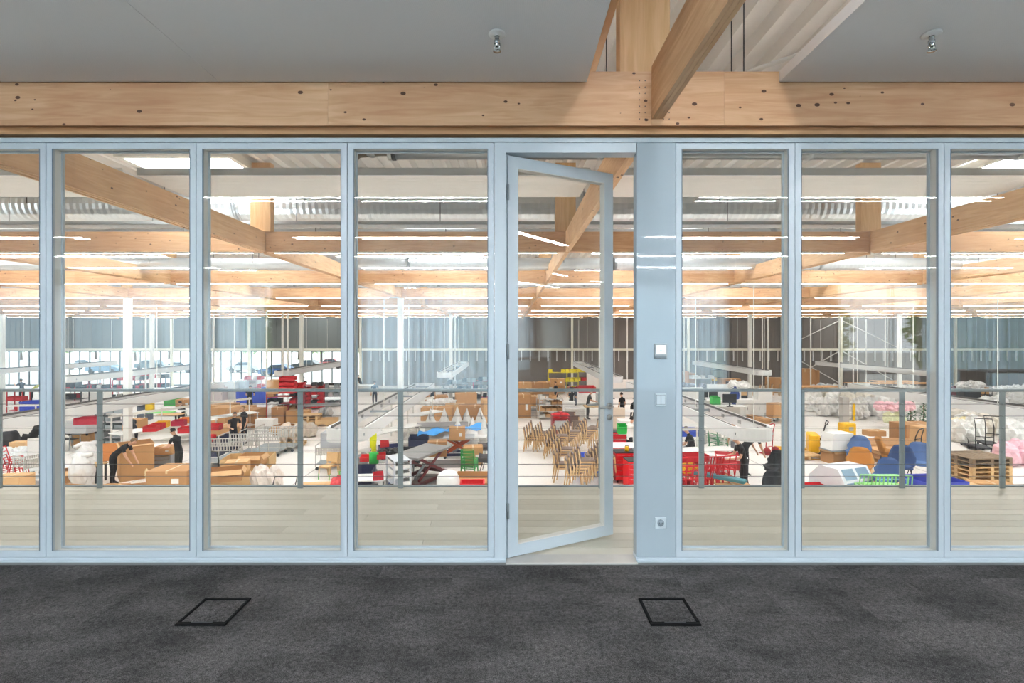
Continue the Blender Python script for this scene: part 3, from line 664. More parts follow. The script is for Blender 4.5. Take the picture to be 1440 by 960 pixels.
# suspended energy loops
def loop(ln, wd=1.0, h=.32):
    r = wd/2; pl = [(r-r*.0, 0)]
    def outline(rr, n=7):
        pts = []; c = .42*1.0; rc = min(rr, .42)
        for cx, cy, a0 in ((rr-rc, ln-rc, 0), (-rr+rc, ln-rc, 90), (-rr+rc, rc, 180), (rr-rc, rc, 270)):
            for i in range(n): a = math.radians(a0+90*i/(n-1)); pts.append((cx+rc*math.cos(a), cy+rc*math.sin(a)))
        return pts
    o = outline(r); i_ = outline(r-.06); n = len(o); mb = MB()
    i_ = [((x)*(r-.07)/r if False else p[0], min(max(p[1], .07), ln-.07)) for p, (x, y) in zip(i_, o)]
    vs = [(x, y, 0) for x, y in o]+[(x, y, h) for x, y in o]+[(x, y, h) for x, y in i_]+[(x, y, 0) for x, y in i_]
    fs = []
    for k in range(4):
        for j in range(n): fs.append((k*n+j, k*n+(j+1) % n, ((k+1) % 4)*n+(j+1) % n, ((k+1) % 4)*n+j))
    mb.add(vs, fs)
    lip = MB()
    for sg in (-1, 1): lip.bx(sg*(r-.075)-.012, sg*(r-.075)+.012, .5, ln-.5, h-.05, h+.012)
    rods = MB()
    for y in (.25, ln*.34, ln*.67, ln-.25): rods.tube([(0, y, h*.5), (0, y, 1.52+2.3)], .013, 5)
    br = MB()
    for y in (.25, ln*.34, ln*.67, ln-.25): br.bx(-r+.03, r-.03, y-.02, y+.02, h*.4, h*.6)
    st = MB()
    for i in range(int(ln/1.1)): st.bx(-r+.02+.045, -r+.085, .8+i*1.1, .95+i*1.1, .1, .2); st.bx(r-.085, r-.065, .8+i*1.1, .95+i*1.1, .1, .2)
    return [('band', mb.mesh('band', M((214,214,212), .45, 0, .02))), ('dark_lip', lip.mesh('dark_lip', M((86,84,82), .5))), ('suspension_rod', rods.mesh('suspension_rod', WHITESTEEL)), ('crossbar', br.mesh('crossbar', GRAYSTEEL)), ('socket_block', st.mesh('socket_block', M((150,150,148), .5)))]
LZ = EYE-2.3-.32
for x, y, ln, lab in ((-14.2, 11.6, 12.4, 'near row, at the left edge of the view'), (-4.1, 12.0, 11.6, 'near row, left of the door'), (6.0, 12.1, 12.2, 'near row, right of the solid panel'), (16.2, 13.0, 10.6, 'near row, at the right edge of the view'),
    (-34.4, 31, 12, 'far row, leftmost'), (-24.3, 27, 13, 'far row, second from the left'), (-14.6, 31.3, 12, 'far row, ending by the far glazing'), (-4.1, 30, 12, 'far row, behind the left near loop'), (5.6, 27, 15, 'far row, seen through the open door'), (16.2, 31.7, 12, 'far row, right of the solid panel'), (26.5, 31, 12, 'far row, rightmost')):
    thing('energy_loop', parts_of(loop, ln), 'suspended pale grey supply loop, %s' % lab, 'supply loop', (x, y, LZ))
# vertical supply poles and thin droppers
pole = MB().bx(-.035, .035, -.035, .035, 0, 6.4).mesh('supply_pole', WHITESTEEL)
for i, (px, py) in enumerate(((882, 560), (1218, 545), (1245, 552), (1140, 558), (1180, 566), (205, 575), (375, 590), (398, 585), (405, 578), (962, 560), (1072, 556), (1080, 556), (1200, 560), (300, 566), (330, 566), (640, 566), (540, 560))):
    p = at(px, py); o = link('supply_pole', pole, None, p); tag(o, 'thin pale supply pole rising from the hall floor, %s counting from the left' % 'x', 'pole', 'thin supply poles')
    o['px'] = px
pl = sorted([o for o in bpy.data.objects if o.name.startswith('supply_pole')], key=lambda o: o.location.x/o.location.y)
NTH = ORD+['thirteenth','fourteenth','fifteenth','sixteenth','seventeenth','eighteenth']
for i, o in enumerate(pl): o['label'] = 'thin pale supply pole rising to the hall beams, %s from the left' % NTH[i]; del o['px']

# outdoors beyond the far glazing and behind the camera
struct('ground', MB().bx(-160, 120, HY+.3, 160, FZ-.3, FZ-.05).mesh('ground', M((196,192,184), .9)))
struct('ground_office_side', MB().bx(-120, 120, -130, BY-.4, FZ-.3, FZ-.05).mesh('ground', M((206,204,198), .9)))
def car(col):
    body = MB(); pr = [(-2.1,.35),(-2.1,.75),(-1.75,.92),(-1.0,.98),(-.55,1.42),(.75,1.46),(1.5,1.0),(2.05,.9),(2.15,.4)]
    body.prism(pr, 'y', -.82, .82)
    gl_ = MB().prism([(-.9,1.0),(-.5,1.37),(.7,1.40),(1.3,1.03)], 'y', -.835, .835)
    wh = MB()
    for x in (-1.35, 1.35):
        for y in (-.84, .64): wh.tube([(x,y,.33),(x,y+.2,.33)], .33, 14)
    return [('car_body', body.mesh('car_body', M(col, .25))), ('side_glass', gl_.mesh('side_glass', M((60,74,84), .15))), ('wheel', wh.mesh('wheel', BLACK))]
for px, d, col, lab in ((120, 72, (216,220,222), 'white car parked outside the far glazing, leftmost'), (150, 64, (92,120,140), 'blue grey car parked outside, below the white one'), (345, 66, (176,184,186), 'pale silver car parked outside the far glazing'), (392, 60, (46,84,134), 'blue car parked outside the far glazing'), (432, 70, (60,64,66), 'dark car parked outside the far glazing'), (465, 74, (204,110,110), 'faded red car parked outside the far glazing'), (215, 70, (70,90,96), 'dark teal car parked outside between two columns'), (255, 66, (190,194,194), 'light grey car parked outside, right of the teal one')):
    thing('parked_car', parts_of(car, col), lab, 'car', ((px-720)/700*d, d, FZ-.05), R.choice((0, PI)))
def tree(seed, h, r, sub):
    rr = random.Random(seed); lv = MB(); tr = MB().tube([(0,0,0),(rr.uniform(-.1,.1),0,h*.3),(rr.uniform(-.3,.3),.1,h*.75)], [.22,.16,.06], 7)
    for i in range(5): a = rr.uniform(0, 6.3); tr.tube([(0,0,h*.35+i*.3), (r*.6*math.cos(a), r*.6*math.sin(a), h*.55+i*.4)], [.08,.03], 5)
    for i in range(sub):
        while True:
            p = Vector((rr.uniform(-1,1), rr.uniform(-1,1), rr.uniform(-1,1)))
            if .35 < p.length < 1 + .25*noise.noise(p*2+Vector((seed,0,0))): break
        c = Vector((p.x*r, p.y*r, h*.62+p.z*h*.4)); s_ = rr.uniform(.14, .3)
        u = Vector((rr.gauss(0,1), rr.gauss(0,1), rr.gauss(0,1))).normalized(); v = u.orthogonal().normalized()
        lv.add([c-u*s_, c-v*s_*.5, c+u*s_, c+v*s_*.5], [(0,1,2,3)])
    f = lv.mesh('foliage', M((128,158,92), .8, 0, .25, 1.2))
    return [('trunk', tr.mesh('trunk', M((90,74,58), .9))), ('foliage', f)]
for i, (px, d) in enumerate(((88, 92), (135, 100), (190, 96), (238, 104), (310, 98), (350, 94), (420, 100), (452, 92), (500, 96), (30, 98))):
    o = thing('tree', parts_of(tree, i % 3, 6.5, 3.2, 1100), 'green tree outside the far glazing, %s' % ('x'), 'tree', ((px-720)/700*d, d, FZ-.1), i, 'trees beyond the far glazing'); o['label'] = 'leafy green tree outside the far glazing, %s from the left' % ORD[[88,135,190,238,310,350,420,452,500,30].index(px) + 1 if px != 30 else 0]
for i, (x, y, h) in enumerate(((13.2, -19, 5.6), (10.2, -32, 8), (24, -34, 8.5), (29, -24, 8), (-13, -24, 8), (-1, -30, 8))):
    o = thing('tree', parts_of(tree, 7+i % 3, h, h*.42, 2600), 'green tree outside the office windows, %s' % ORD[i], 'tree', (x, y, FZ-.1), i, 'trees mirrored in the glass'); o['label'] = 'green tree outside the office, mirrored in the glass, %s' % ('tall by the house', 'behind the house', 'right of the house', 'rightmost', 'leftmost', 'left of the door')[i]
hs = MB().bx(-4, 4, -4, 4, 0, 5.2); hr = MB().prism([(-4.6,5.1),(0,8.4),(4.6,5.1)], 'y', -4.5, 4.5)
ho = link('neighbour_house', None, None, (20.5, -46, FZ)); link('house_wall', hs.mesh('house_wall', M((214,212,206), .8)), ho); link('roof', hr.mesh('roof', M((150,126,116), .8)), ho)
for x in (-2.2, 0, 2.2): link('house_window', MB().bx(x-.5, x+.5, 3.98, 4.03, 2.6, 4.0).mesh('house_window', DARK), ho)
tag(ho, 'pale house with brown gabled roof mirrored in the glass', 'house')
# ================================================================== OBJECT BUILDERS
def put(parts, label, cat, px, py, rz=0.0, h=0.0, group=None, s=1.0, name=None):
    h, dz = h if isinstance(h, tuple) else (h, 0)      # (foot height, extra lift straight up)
    return thing(name or label_name(cat), parts, label, cat, at(px, py, h)+Vector((0, 0, dz)), rz, group, s)
def label_name(cat): return cat.replace(' ', '_').replace('-', '_')
def carton(w, d, h, mi=0, mark=True):
    c = (CARDB, CARDB2, CARDB3)[mi]; b = MB().bbx(-w/2,w/2,-d/2,d/2,0,h,.012)
    t = MB().bx(-.03,.03,-d/2-.002,d/2+.002,h*.86,h+.003); f = MB().bx(-w/2+.01,w/2-.01,-.004,.004,h+.0005,h+.002)
    out = [('carton_body', b.mesh('carton_body', c)), ('tape', t.mesh('tape', M((206,176,134), .3))), ('flap_seam', f.mesh('flap_seam', CARDB2))]
    if mark: out.append(('paper_sticker', MB().bx(w*.12,w*.3,-d/2-.003,-d/2-.001,h*.35,h*.6).mesh('paper_sticker', WHITE)))
    return out
def open_carton(w, d, h, mi=0, fl=.16):
    c = (CARDB, CARDB2, CARDB3)[mi]; t = .012
    b = MB().bx(-w/2,w/2,-d/2,-d/2+t,0,h).bx(-w/2,w/2,d/2-t,d/2,0,h).bx(-w/2,-w/2+t,-d/2+t,d/2-t,0,h).bx(w/2-t,w/2,-d/2+t,d/2-t,0,h).bx(-w/2+t,w/2-t,-d/2+t,d/2-t,0,.02)
    out = [('carton_body', b.mesh('carton_body', c))]
    for i, (cx, cy, sx, sy, rx, ry) in enumerate(((0,-d/2,w,fl,.9,0),(0,d/2,w,fl,-.7,0),(-w/2,0,fl,d,0,-.8),(w/2,0,fl,d,0,1.0))):
        m = MB(); dx = (-fl/2*math.cos(ry) if cx < 0 else fl/2*math.cos(ry)) if cx else 0; dy = (-fl/2*math.cos(rx) if cy < 0 else fl/2*math.cos(rx)) if cy else 0
        m.box((cx+dx, cy+dy, h-fl/2*math.sin(abs(rx)+abs(ry))), (sx, sy, .008), (rx, ry, 0)); out.append(('flap', m.mesh('flap', CARDB3)))
    return out
def pallet(w, d, dark=0):
    m = PALLETD if dark else PALLET; tb = MB(); bl = MB(); bb = MB(); n = 6
    for i in range(n): x = -w/2+w*(i+.5)/n; tb.bx(x-w/n*.42, x+w/n*.42, -d/2, d/2, .122, .144)
    for x in (-w/2+.07, 0, w/2-.07):
        bb.bx(x-.06, x+.06, -d/2, d/2, 0, .022)
        for y in (-d/2+.06, 0, d/2-.06): bl.bx(x-.06, x+.06, y-.05, y+.05, .022, .1)
    for y in (-d/2+.06, 0, d/2-.06): bl.bx(-w/2, w/2, y-.05, y+.05, .1, .122)
    return [('deck_boards', tb.mesh('deck_boards', m)), ('blocks', bl.mesh('blocks', m)), ('skids', bb.mesh('skids', m))]
def pallet_collar(w, d, h):
    m = MB().bx(-w/2,w/2,-d/2,-d/2+.02,.144,h).bx(-w/2,w/2,d/2-.02,d/2,.144,h).bx(-w/2,-w/2+.02,-d/2+.02,d/2-.02,.144,h).bx(w/2-.02,w/2,-d/2+.02,d/2-.02,.144,h)
    return pallet(w, d, 0)+[('side_boards', m.mesh('side_boards', PALLET))]
OAK = WOOD((222,182,128), (238,206,158), (150,104,64), 'Z', 6, 0.01); UPH = M((134,114,102), .9, 0, .08, 14)
def wood_chair(up=0, tips=0):
    lg = []
    for sx, sy in ((-1,-1),(-1,1),(1,-1),(1,1)):
        z1 = .44 if sx > 0 else .8; off = 0 if sx > 0 else -.06
        m = MB().tube([(sx*.21+(-.05 if sx < 0 else .03), sy*.22, 0), (sx*.2, sy*.215, .42), (sx*.2+off, sy*.2, z1)], [.018,.025,.018], 6)
        lg.append(('leg', m.mesh('leg', OAK)))
    fr = MB().bx(-.2,.2,-.186,-.166,.385,.428).bx(-.2,.2,.166,.186,.385,.428).bx(.19,.21,-.2,.2,.385,.425)
    st = MB(); n = 5; vs = []
    st.bbx(-.2,.23,-.188,.188,.428,.468,.012)
    bk = MB()
    pts = [(-.205+.02*abs(u)**2-.02, u*.23) for u in (-1,-.6,-.2,.2,.6,1)]
    for (x, y), (x2, y2) in zip(pts, pts[1:]): bk.add([(x,y,.53),(x2,y2,.53),(x2-.04,y2,.85),(x-.04,y,.85),(x+.035,y,.53),(x2+.035,y2,.53),(x2-.005,y2,.85),(x-.005,y,.85)], [(0,1,2,3),(7,6,5,4),(0,4,5,1),(3,2,6,7),(0,3,7,4),(1,5,6,2)])
    u = UPH if up else M((222,184,132), .5, 0, .06)
    out = lg+[('seat_rail', fr.mesh('seat_rail', OAK)), ('seat', st.mesh('seat', u)), ('backrest', bk.mesh('backrest', u))]
    if tips: 
        t = MB()
        for sx, sy in ((-1,-1),(-1,1),(1,-1),(1,1)): t.tube([(sx*.21+(-.05 if sx < 0 else .03), sy*.22, 0),(sx*.207+(-.04 if sx < 0 else .02), sy*.219, .2)], .019, 6)
        out.append(('leg_sleeves', t.mesh('leg_sleeves', LIME)))
    return out
def chair_stack(px, py, n, rz, where, up=1, dx=.1, dz=.098):
    p = at(px, py)
    for i in range(n):
        q = p+Vector((dx*i*math.cos(rz), dx*i*math.sin(rz), dz*i))
        o = 'lowest' if i == 0 else ('topmost' if i == n-1 else ORD[i]+' from the bottom')
        thing('stacking_chair', parts_of(wood_chair, up), 'oak chair, %s, stack %s' % (o, where), 'chair', q, rz, 'stacked oak chairs', 1.14)
def metal_chair():
    out = []
    for sx, sy in ((-1,-1),(-1,1),(1,-1),(1,1)):
        out.append(('leg', MB().tube([(sx*.24, sy*.22, 0), (sx*.2, sy*.2, .44)], .012, 6).mesh('leg', GRAYSTEEL)))
    s_ = MB().bbx(-.21,.21,-.21,.21,.44,.46,.008); b = MB()
    for sg in (-1, 1): b.tube([(-.2, sg*.2, .44), (-.27, sg*.18, .84)], .011, 6)
    for z in (.58, .66, .74, .82): b.bx(-.255-(z-.66)*.1, -.24-(z-.66)*.1, -.18, .18, z, z+.05)
    return out+[('seat', s_.mesh('seat', DARK)), ('backrest', b.mesh('backrest', GRAYSTEEL))]
def shell_chair(col):
    c = M(col, .75, 0, .05, 6); vs = []; fs = []; prof = [(.34,.40,.30),(.18,.36,.33),(-.1,.38,.34),(-.24,.52,.36),(-.30,.72,.34),(-.36,.92,.27),(-.38,1.0,.2)]
    n = 9
    for (y, z, hw) in prof:
        for j in range(n):
            u = -1+2*j/(n-1); curl = .12*u*u if z < .5 else .16*u*u
            vs.append((u*hw, y+(curl if z > .45 else 0), z+(abs(u)**3*.18 if z < .55 else 0)))
    k = len(prof)
    for i in range(k-1):
        for j in range(n-1): fs.append((i*n+j, i*n+j+1, (i+1)*n+j+1, (i+1)*n+j))
    vs2 = [(x*.93, y+.045, z+.045) for x, y, z in vs]; o = len(vs); fs2 = [tuple(q+o for q in f)[::-1] for f in fs]
    rim = [i for i in range(n)]+[i*n+n-1 for i in range(1, k)]+[(k-1)*n+j for j in range(n-2, -1, -1)]+[i*n for i in range(k-2, 0, -1)]
    fr = [(rim[i], rim[(i+1) % len(rim)], rim[(i+1) % len(rim)]+o, rim[i]+o) for i in range(len(rim))]
    sh = MB(); sh.add(vs+vs2, fs+fs2+fr, 0, True); cu = MB().bbx(-.27,.27,-.18,.32,.40,.48,.03)
    out = [('shell', sh.mesh('shell', c)), ('seat_cushion', cu.mesh('seat_cushion', M(tuple(min(255, int(v*1.1)) for v in col), .8, 0, .05, 6)))]
    for sx, sy in ((-1,-1),(-1,1),(1,-1),(1,1)): out.append(('leg', MB().tube([(sx*.28, sy*.26, 0), (sx*.2, sy*.16, .38)], [.012,.018], 6).mesh('leg', DARK)))
    return out
def table(l, w_, h, top=0, leg=0):
    tm = (WHITE, M((128,126,126), .5), M((224,168,112), .6), M((196,160,112), .7), M((90,88,88), .5))[top]; lm = (WHITESTEEL, DARK, GRAYSTEEL)[leg]
    out = [('tabletop', MB().bbx(-l/2,l/2,-w_/2,w_/2,h-.04,h,.006).mesh('tabletop', tm))]
    for sx in (-1, 1):
        for sy in (-1, 1): out.append(('leg', MB().bx(sx*(l/2-.06)-.025, sx*(l/2-.06)+.025, sy*(w_/2-.06)-.025, sy*(w_/2-.06)+.025, 0, h-.04).mesh('leg', lm)))
    return out
def bench(l, w_=.8, h=.9):
    out = table(l, w_, h); up = MB()
    for x in (-l/2+.1, 0, l/2-.1): up.bx(x-.02, x+.02, w_/2-.06, w_/2-.02, h, h+.75)
    out.append(('upright', up.mesh('upright', WHITESTEEL))); out.append(('rear_rail', MB().bx(-l/2,l/2,w_/2-.08,w_/2,h+.62,h+.72).mesh('rear_rail', WHITESTEEL)))
    out.append(('lower_shelf', MB().bx(-l/2+.08,l/2-.08,-w_/2+.06,w_/2-.06,.22,.25).mesh('lower_shelf', OFFW)))
    return out
def cabinet(w_, d, h, col=(228,226,222), doors=2):
    out = [('body', MB().bbx(-w_/2,w_/2,-d/2,d/2,0,h,.006).mesh('body', M(col, .5, 0, .03)))]
    for i in range(doors):
        a = -w_/2+.01+i*(w_-.02)/doors; b = a+(w_-.02)/doors-.008
        out.append(('door', MB().bx(a, b, -d/2-.015, -d/2, .05, h-.02).mesh('door', M(col, .45, 0, .03)), [('handle', MB().bx(b-.06, b-.045, -d/2-.03, -d/2-.015, h*.45, h*.6).mesh('handle', DARK))]))
    return out
def drawer_cabinet(w_, d, h, col, n=5, top=(30,30,32)):
    out = [('body', MB().bbx(-w_/2,w_/2,-d/2,d/2,.1,h,.006).mesh('body', M(col, .4, 0, .04)))]
    for i in range(n):
        z0 = .13+i*(h-.17)/n; z1 = z0+(h-.17)/n-.015
        out.append(('drawer', MB().bbx(-w_/2+.02,w_/2-.02,-d/2-.018,-d/2,z0,z1,.004).mesh('drawer', M(col, .38, 0, .04)), [('handle', MB().bx(-w_/2+.06,w_/2-.06,-d/2-.03,-d/2-.018,z1-.025,z1-.01).mesh('handle', CHROME))]))
    out.append(('top_tray', MB().bbx(-w_/2,w_/2,-d/2,d/2,h,h+.03,.006).mesh('top_tray', M(top, .6))))
    for sx in (-1, 1):
        for sy in (-1, 1): out.append(('caster', MB().tube([(sx*(w_/2-.08)-.02, sy*(d/2-.08), .05),(sx*(w_/2-.08)+.02, sy*(d/2-.08), .05)], .05, 10).mesh('caster', BLACK)))
    return out
def rack(w_, d, h, n, col, binc=None, fill=.75):
    c = M(col, .45, 0, .05); up = []
    out = []
    for sx in (-1, 1):
        for sy in (-1, 1): out.append(('upright', MB().bx(sx*w_/2-.025, sx*w_/2+.025, sy*d/2-.025, sy*d/2+.025, 0, h).mesh('upright', c)))
    rr = random.Random(int(w_*100+n))
    for i in range(n):
        z = .12+i*(h-.14)/max(1, n-1) if n > 1 else .5
        out.append(('shelf', MB().bx(-w_/2,w_/2,-d/2,d/2,z-.015,z+.015).mesh('shelf', c)))
        if binc and i < n-0:
            k = max(2, int(w_/.34)); g = (h-.14)/max(1, n-1)
            for j in range(k):
                if rr.random() > fill: continue
                x = -w_/2+w_*(j+.5)/k; bw = w_/k*.42; bh = min(.26, g*.62); cc = binc[rr.randrange(len(binc))]
                m = MB().bx(x-bw,x+bw,-d/2-.02,-d/2,z+.015,z+.015+bh*.75).bx(x-bw,x+bw,d/2-.1,d/2-.08,z+.015,z+.015+bh).bx(x-bw,x-bw+.012,-d/2,d/2-.1,z+.015,z+.015+bh).bx(x+bw-.012,x+bw,-d/2,d/2-.1,z+.015,z+.015+bh).bx(x-bw,x+bw,-d/2,d/2-.1,z+.015,z+.03)
                out.append(('bin', m.mesh('bin', M(cc, .5, 0, .06))))
    return out
def crate(w_, d, h, col=(44,70,186)):
    t = .03; m = MB().bx(-w_/2,w_/2,-d/2,d/2,.0,.03).bx(-w_/2,w_/2,-d/2,-d/2+t,.03,h).bx(-w_/2,w_/2,d/2-t,d/2,.03,h).bx(-w_/2,-w_/2+t,-d/2+t,d/2-t,.03,h).bx(w_/2-t,w_/2,-d/2+t,d/2-t,.03,h)
    rm = MB()
    for a in ((-w_/2-.02,w_/2+.02,-d/2-.02,-d/2),(-w_/2-.02,w_/2+.02,d/2,d/2+.02),(-w_/2-.02,-w_/2,-d/2,d/2),(w_/2,w_/2+.02,-d/2,d/2)): rm.bx(*a, h-.07, h+.01)
    ribs = MB(); n = max(3, int(w_/.2))
    for i in range(n+1): x = -w_/2+i*w_/n; ribs.bx(x-.012, x+.012, -d/2-.015, -d/2, .02, h-.07)
    c = M(col, .5, 0, .06)
    return [('tub', m.mesh('tub', c)), ('rim', rm.mesh('rim', c)), ('ribs', ribs.mesh('ribs', c))]
def bundle(seed, w_, d, h, n=3, col=(226,224,220), sub=2):
    rr = random.Random(seed); m = MB()
    for i in range(n):
        a = (i+.5)/n-.5; s_ = rr.uniform(.8, 1.15)
        hh = h*rr.uniform(.75, 1.0); m.blob((a*w_, rr.uniform(-.1,.1)*d, hh*.42), (w_/n*.72*s_, d*.5, hh*.58), seed+i*3, .3, 1.7, 3, 0, True, False, .5)
    return [('plastic_wrap', m.mesh('plastic_wrap', M(col, .28, 0, .07, 3, 0.9)))]
def wire_trolley(w_=1.3, d=.7, h=1.0):
    f = MB()
    for sx in (-1, 1):
        for sy in (-1, 1): f.tube([(sx*w_/2, sy*d/2, .12), (sx*w_/2, sy*d/2, h)], .018, 6)
        f.tube([(sx*w_/2, -d/2, h), (sx*w_/2, d/2, h)], .018, 6)
    for z in (.2, h*.62): 
        for sy in (-1, 1): f.tube([(-w_/2, sy*d/2, z), (w_/2, sy*d/2, z)], .016, 6)
    b = MB(); n = 15
    for i in range(n): x = -w_/2+w_*(i+.5)/n; b.tube([(x, -d/2, h*.62), (x, -d/2, h*.9)], .02, 5); b.tube([(x, d/2, h*.62), (x, d/2, h*.9)], .02, 5)
    for sy in (-1, 1): b.tube([(-w_/2, sy*d/2, h*.9), (w_/2, sy*d/2, h*.9)], .018, 6)
    out = [('frame', f.mesh('frame', M((196,194,188), .4, .3))), ('rod_rows', b.mesh('rod_rows', M((206,204,198), .4, .3))), ('deck', MB().bx(-w_/2,w_/2,-d/2,d/2,.19,.21).mesh('deck', GRAYSTEEL))]
    for sx in (-1, 1):
        for sy in (-1, 1): out.append(('caster', MB().tube([(sx*(w_/2-.05), sy*(d/2)-.02, .06),(sx*(w_/2-.05), sy*(d/2)+.02, .06)], .06, 10).mesh('caster', DARK)))
    return out
def scissor_table(l, w_, h, top, arm):
    t = MB().bbx(-l/2,l/2,-w_/2,w_/2,h-.08,h,.008); a = MB()
    for sy in (-1, 1):
        y = sy*w_*.36
        for s_ in (-1, 1):
            p = [(-s_*l*.36, y+s_*.02, .22), (s_*l*.36, y+s_*.02, h-.1)]; v = Vector(p[1])-Vector(p[0]); L_ = v.length
            a.box(tuple((Vector(p[0])+Vector(p[1]))/2), (L_, .04, .09), (0, -math.atan2(v[2], v[0]), 0))
    b = MB().bx(-l/2,l/2,-w_/2,-w_/2+.09,.1,.2).bx(-l/2,l/2,w_/2-.09,w_/2,.1,.2).bx(-l/2,-l/2+.09,-w_/2,w_/2,.1,.2).bx(l/2-.09,l/2,-w_/2,w_/2,.1,.2)
    hy = MB().tube([(-l*.2,0,.18),(l*.15,0,h*.6)], .05, 8); out = [('platform', t.mesh('platform', M(top, .5, 0, .05))), ('scissor_arms', a.mesh('scissor_arms', M(arm, .5))), ('base_frame', b.mesh('base_frame', M(tuple(int(v*.7) for v in arm) if arm[2] < 60 and arm[0] < 160 else (48,52,84), .5))), ('hydraulic_ram', hy.mesh('hydraulic_ram', GRAYSTEEL))]
    for sx in (-1, 1):
        for sy in (-1, 1): out.append(('caster', MB().tube([(sx*(l/2-.08), sy*(w_/2)-.04, .06),(sx*(l/2-.08), sy*(w_/2)+.02, .06)], .06, 10).mesh('caster', DARK)))
    return out
def pallet_truck():
    b = MB().bbx(-.36,.36,-.28,.12,.12,.86,.05); c = MB().bbx(-.3,.3,-.36,-.26,.1,.5,.02)
    fk = MB().bx(-.27,-.11,.12,1.3,.1,.17).bx(.11,.27,.12,1.3,.1,.17)
    t = MB().tube([(0,-.3,.5),(0,-.45,.9),(0,-.52,1.2)], .025, 8); hl = MB().tube([(0,-.52,1.2),(-.16,-.55,1.26),(-.16,-.6,1.38),(.16,-.6,1.38),(.16,-.55,1.26)], .02, 6, 0, True)
    wh = MB()
    for x in (-.25, .25): wh.tube([(x-.04,-.2,.1),(x+.04,-.2,.1)], .1, 12)
    return [('motor_cover', b.mesh('motor_cover', YELLOW)), ('grey_skirt', c.mesh('grey_skirt', DARK)), ('fork', fk.mesh('fork', M((230,170,20), .5))), ('tiller', t.mesh('tiller', BLACK), [('handle', hl.mesh('handle', BLACK))]), ('wheel', wh.mesh('wheel', BLACK))]
def yellow_machine():
    b = MB().bbx(-.26,.26,-.22,.22,.06,1.12,.03); p = MB().bx(-.06,.06,-.235,-.22,.62,.72); s_ = MB().bx(-.1,.1,-.232,-.22,.85,1.0)
    k = MB()
    for x in (-.15, 0, .15): k.lathe([(.02,0),(.02,.012),(0,.012)], 8, (x, -.1, 1.12))
    f = MB().bx(-.28,.28,-.26,.26,0,.06)
    return [('housing', b.mesh('housing', YELLOW)), ('latch', p.mesh('latch', DARK)), ('label_plate', s_.mesh('label_plate', M((180,176,168), .5))), ('knob', k.mesh('knob', BLACK)), ('plinth', f.mesh('plinth', DARK))]
def hand_truck(col):
    c = M(col, .45); f = MB()
    for x in (-.2, .2): f.tube([(x,0,.15),(x,-.04,.9),(x*.8,-.14,1.2)], .02, 6)
    f.tube([(-.16,-.14,1.2),(0,-.18,1.25),(.16,-.14,1.2)], .02, 6)
    for z in (.3, .55, .8): f.tube([(-.2,-.01,z),(.2,-.01,z)], .016, 6)
    out = [('frame', f.mesh('frame', c)), ('toe_plate', MB().bx(-.24,.24,0,.26,.02,.035).mesh('toe_plate', c))]
    for x in (-.26, .26): out.append(('wheel', MB().tube([(x-.04,-.1,.15),(x+.04,-.1,.15)], .15, 14).mesh('wheel', M((150,24,30), .6) if col[0] > 150 else BLACK)))
    return out
def trolley_frame(col=(28,28,30)):
    c = M(col, .5); f = MB().tube([(-.3,-.4,.15),(-.3,-.4,.9),(-.3,-.25,1.15),(.3,-.25,1.15),(.3,-.4,.9),(.3,-.4,.15)], .018, 6)
    f.tube([(-.3,-.4,.55),(.3,-.4,.55)], .014, 6).tube([(-.3,-.4,.16),(-.3,.5,.16),(.3,.5,.16),(.3,-.4,.16)], .018, 6, 0, True)
    out = [('frame', f.mesh('frame', c)), ('deck', MB().bx(-.28,.28,-.38,.48,.17,.185).mesh('deck', DARK))]
    for x in (-.25, .25):
        for y in (-.35, .42): out.append(('caster', MB().tube([(x-.02,y,.07),(x+.02,y,.07)], .07, 10).mesh('caster', BLACK)))
    return out
def drum():
    return [('barrel', MB().lathe([(.0,0),(.32,0),(.36,.06),(.36,.5),(.34,.6),(.27,.72),(.12,.8),(0,.82)], 20).mesh('barrel', WHITE)), ('base_ring', MB().lathe([(.33,0),(.38,0),(.38,.07),(.33,.07)], 20).mesh('base_ring', DARK))]
def tall_sack(seed):
    m = MB().blob((0,0,.5), (.36,.34,.62), seed, .12, 1.4, 3, 0, True, False, .25); t = MB().tube([(-.3,0,.96),(-.1,.05,1.02),(.1,-.04,1.0),(.32,.02,1.05)], [.09,.11,.1,.07], 8)
    return [('sack_body', m.mesh('sack_body', PLASTIC)), ('folded_top', t.mesh('folded_top', PLASTIC))]
def cone_cover():
    m = MB().lathe([(0,1.25),(.05,1.2),(.22,.86),(.44,.5),(.52,.42),(.5,.05),(.46,.0)], 14); o = [(v[0], v[1], v[2]) for v in m.v]
    m.v = [(x*(1+.14*math.sin(5*math.atan2(y, x)+z*4)), y*(1+.1*math.cos(3*math.atan2(y, x)+z*6)), z) for x, y, z in o]
    k = MB().tube([(-.06,-.2,.98),(-.05,-.3,.78),(.03,-.32,.62)], [.03,.06,.05], 6)
    return [('cloth_cover', m.mesh('cloth_cover', M((232,230,226), .7, 0, .04, 4, .6))), ('hanging_fold', k.mesh('hanging_fold', M((150,148,144), .7)))]
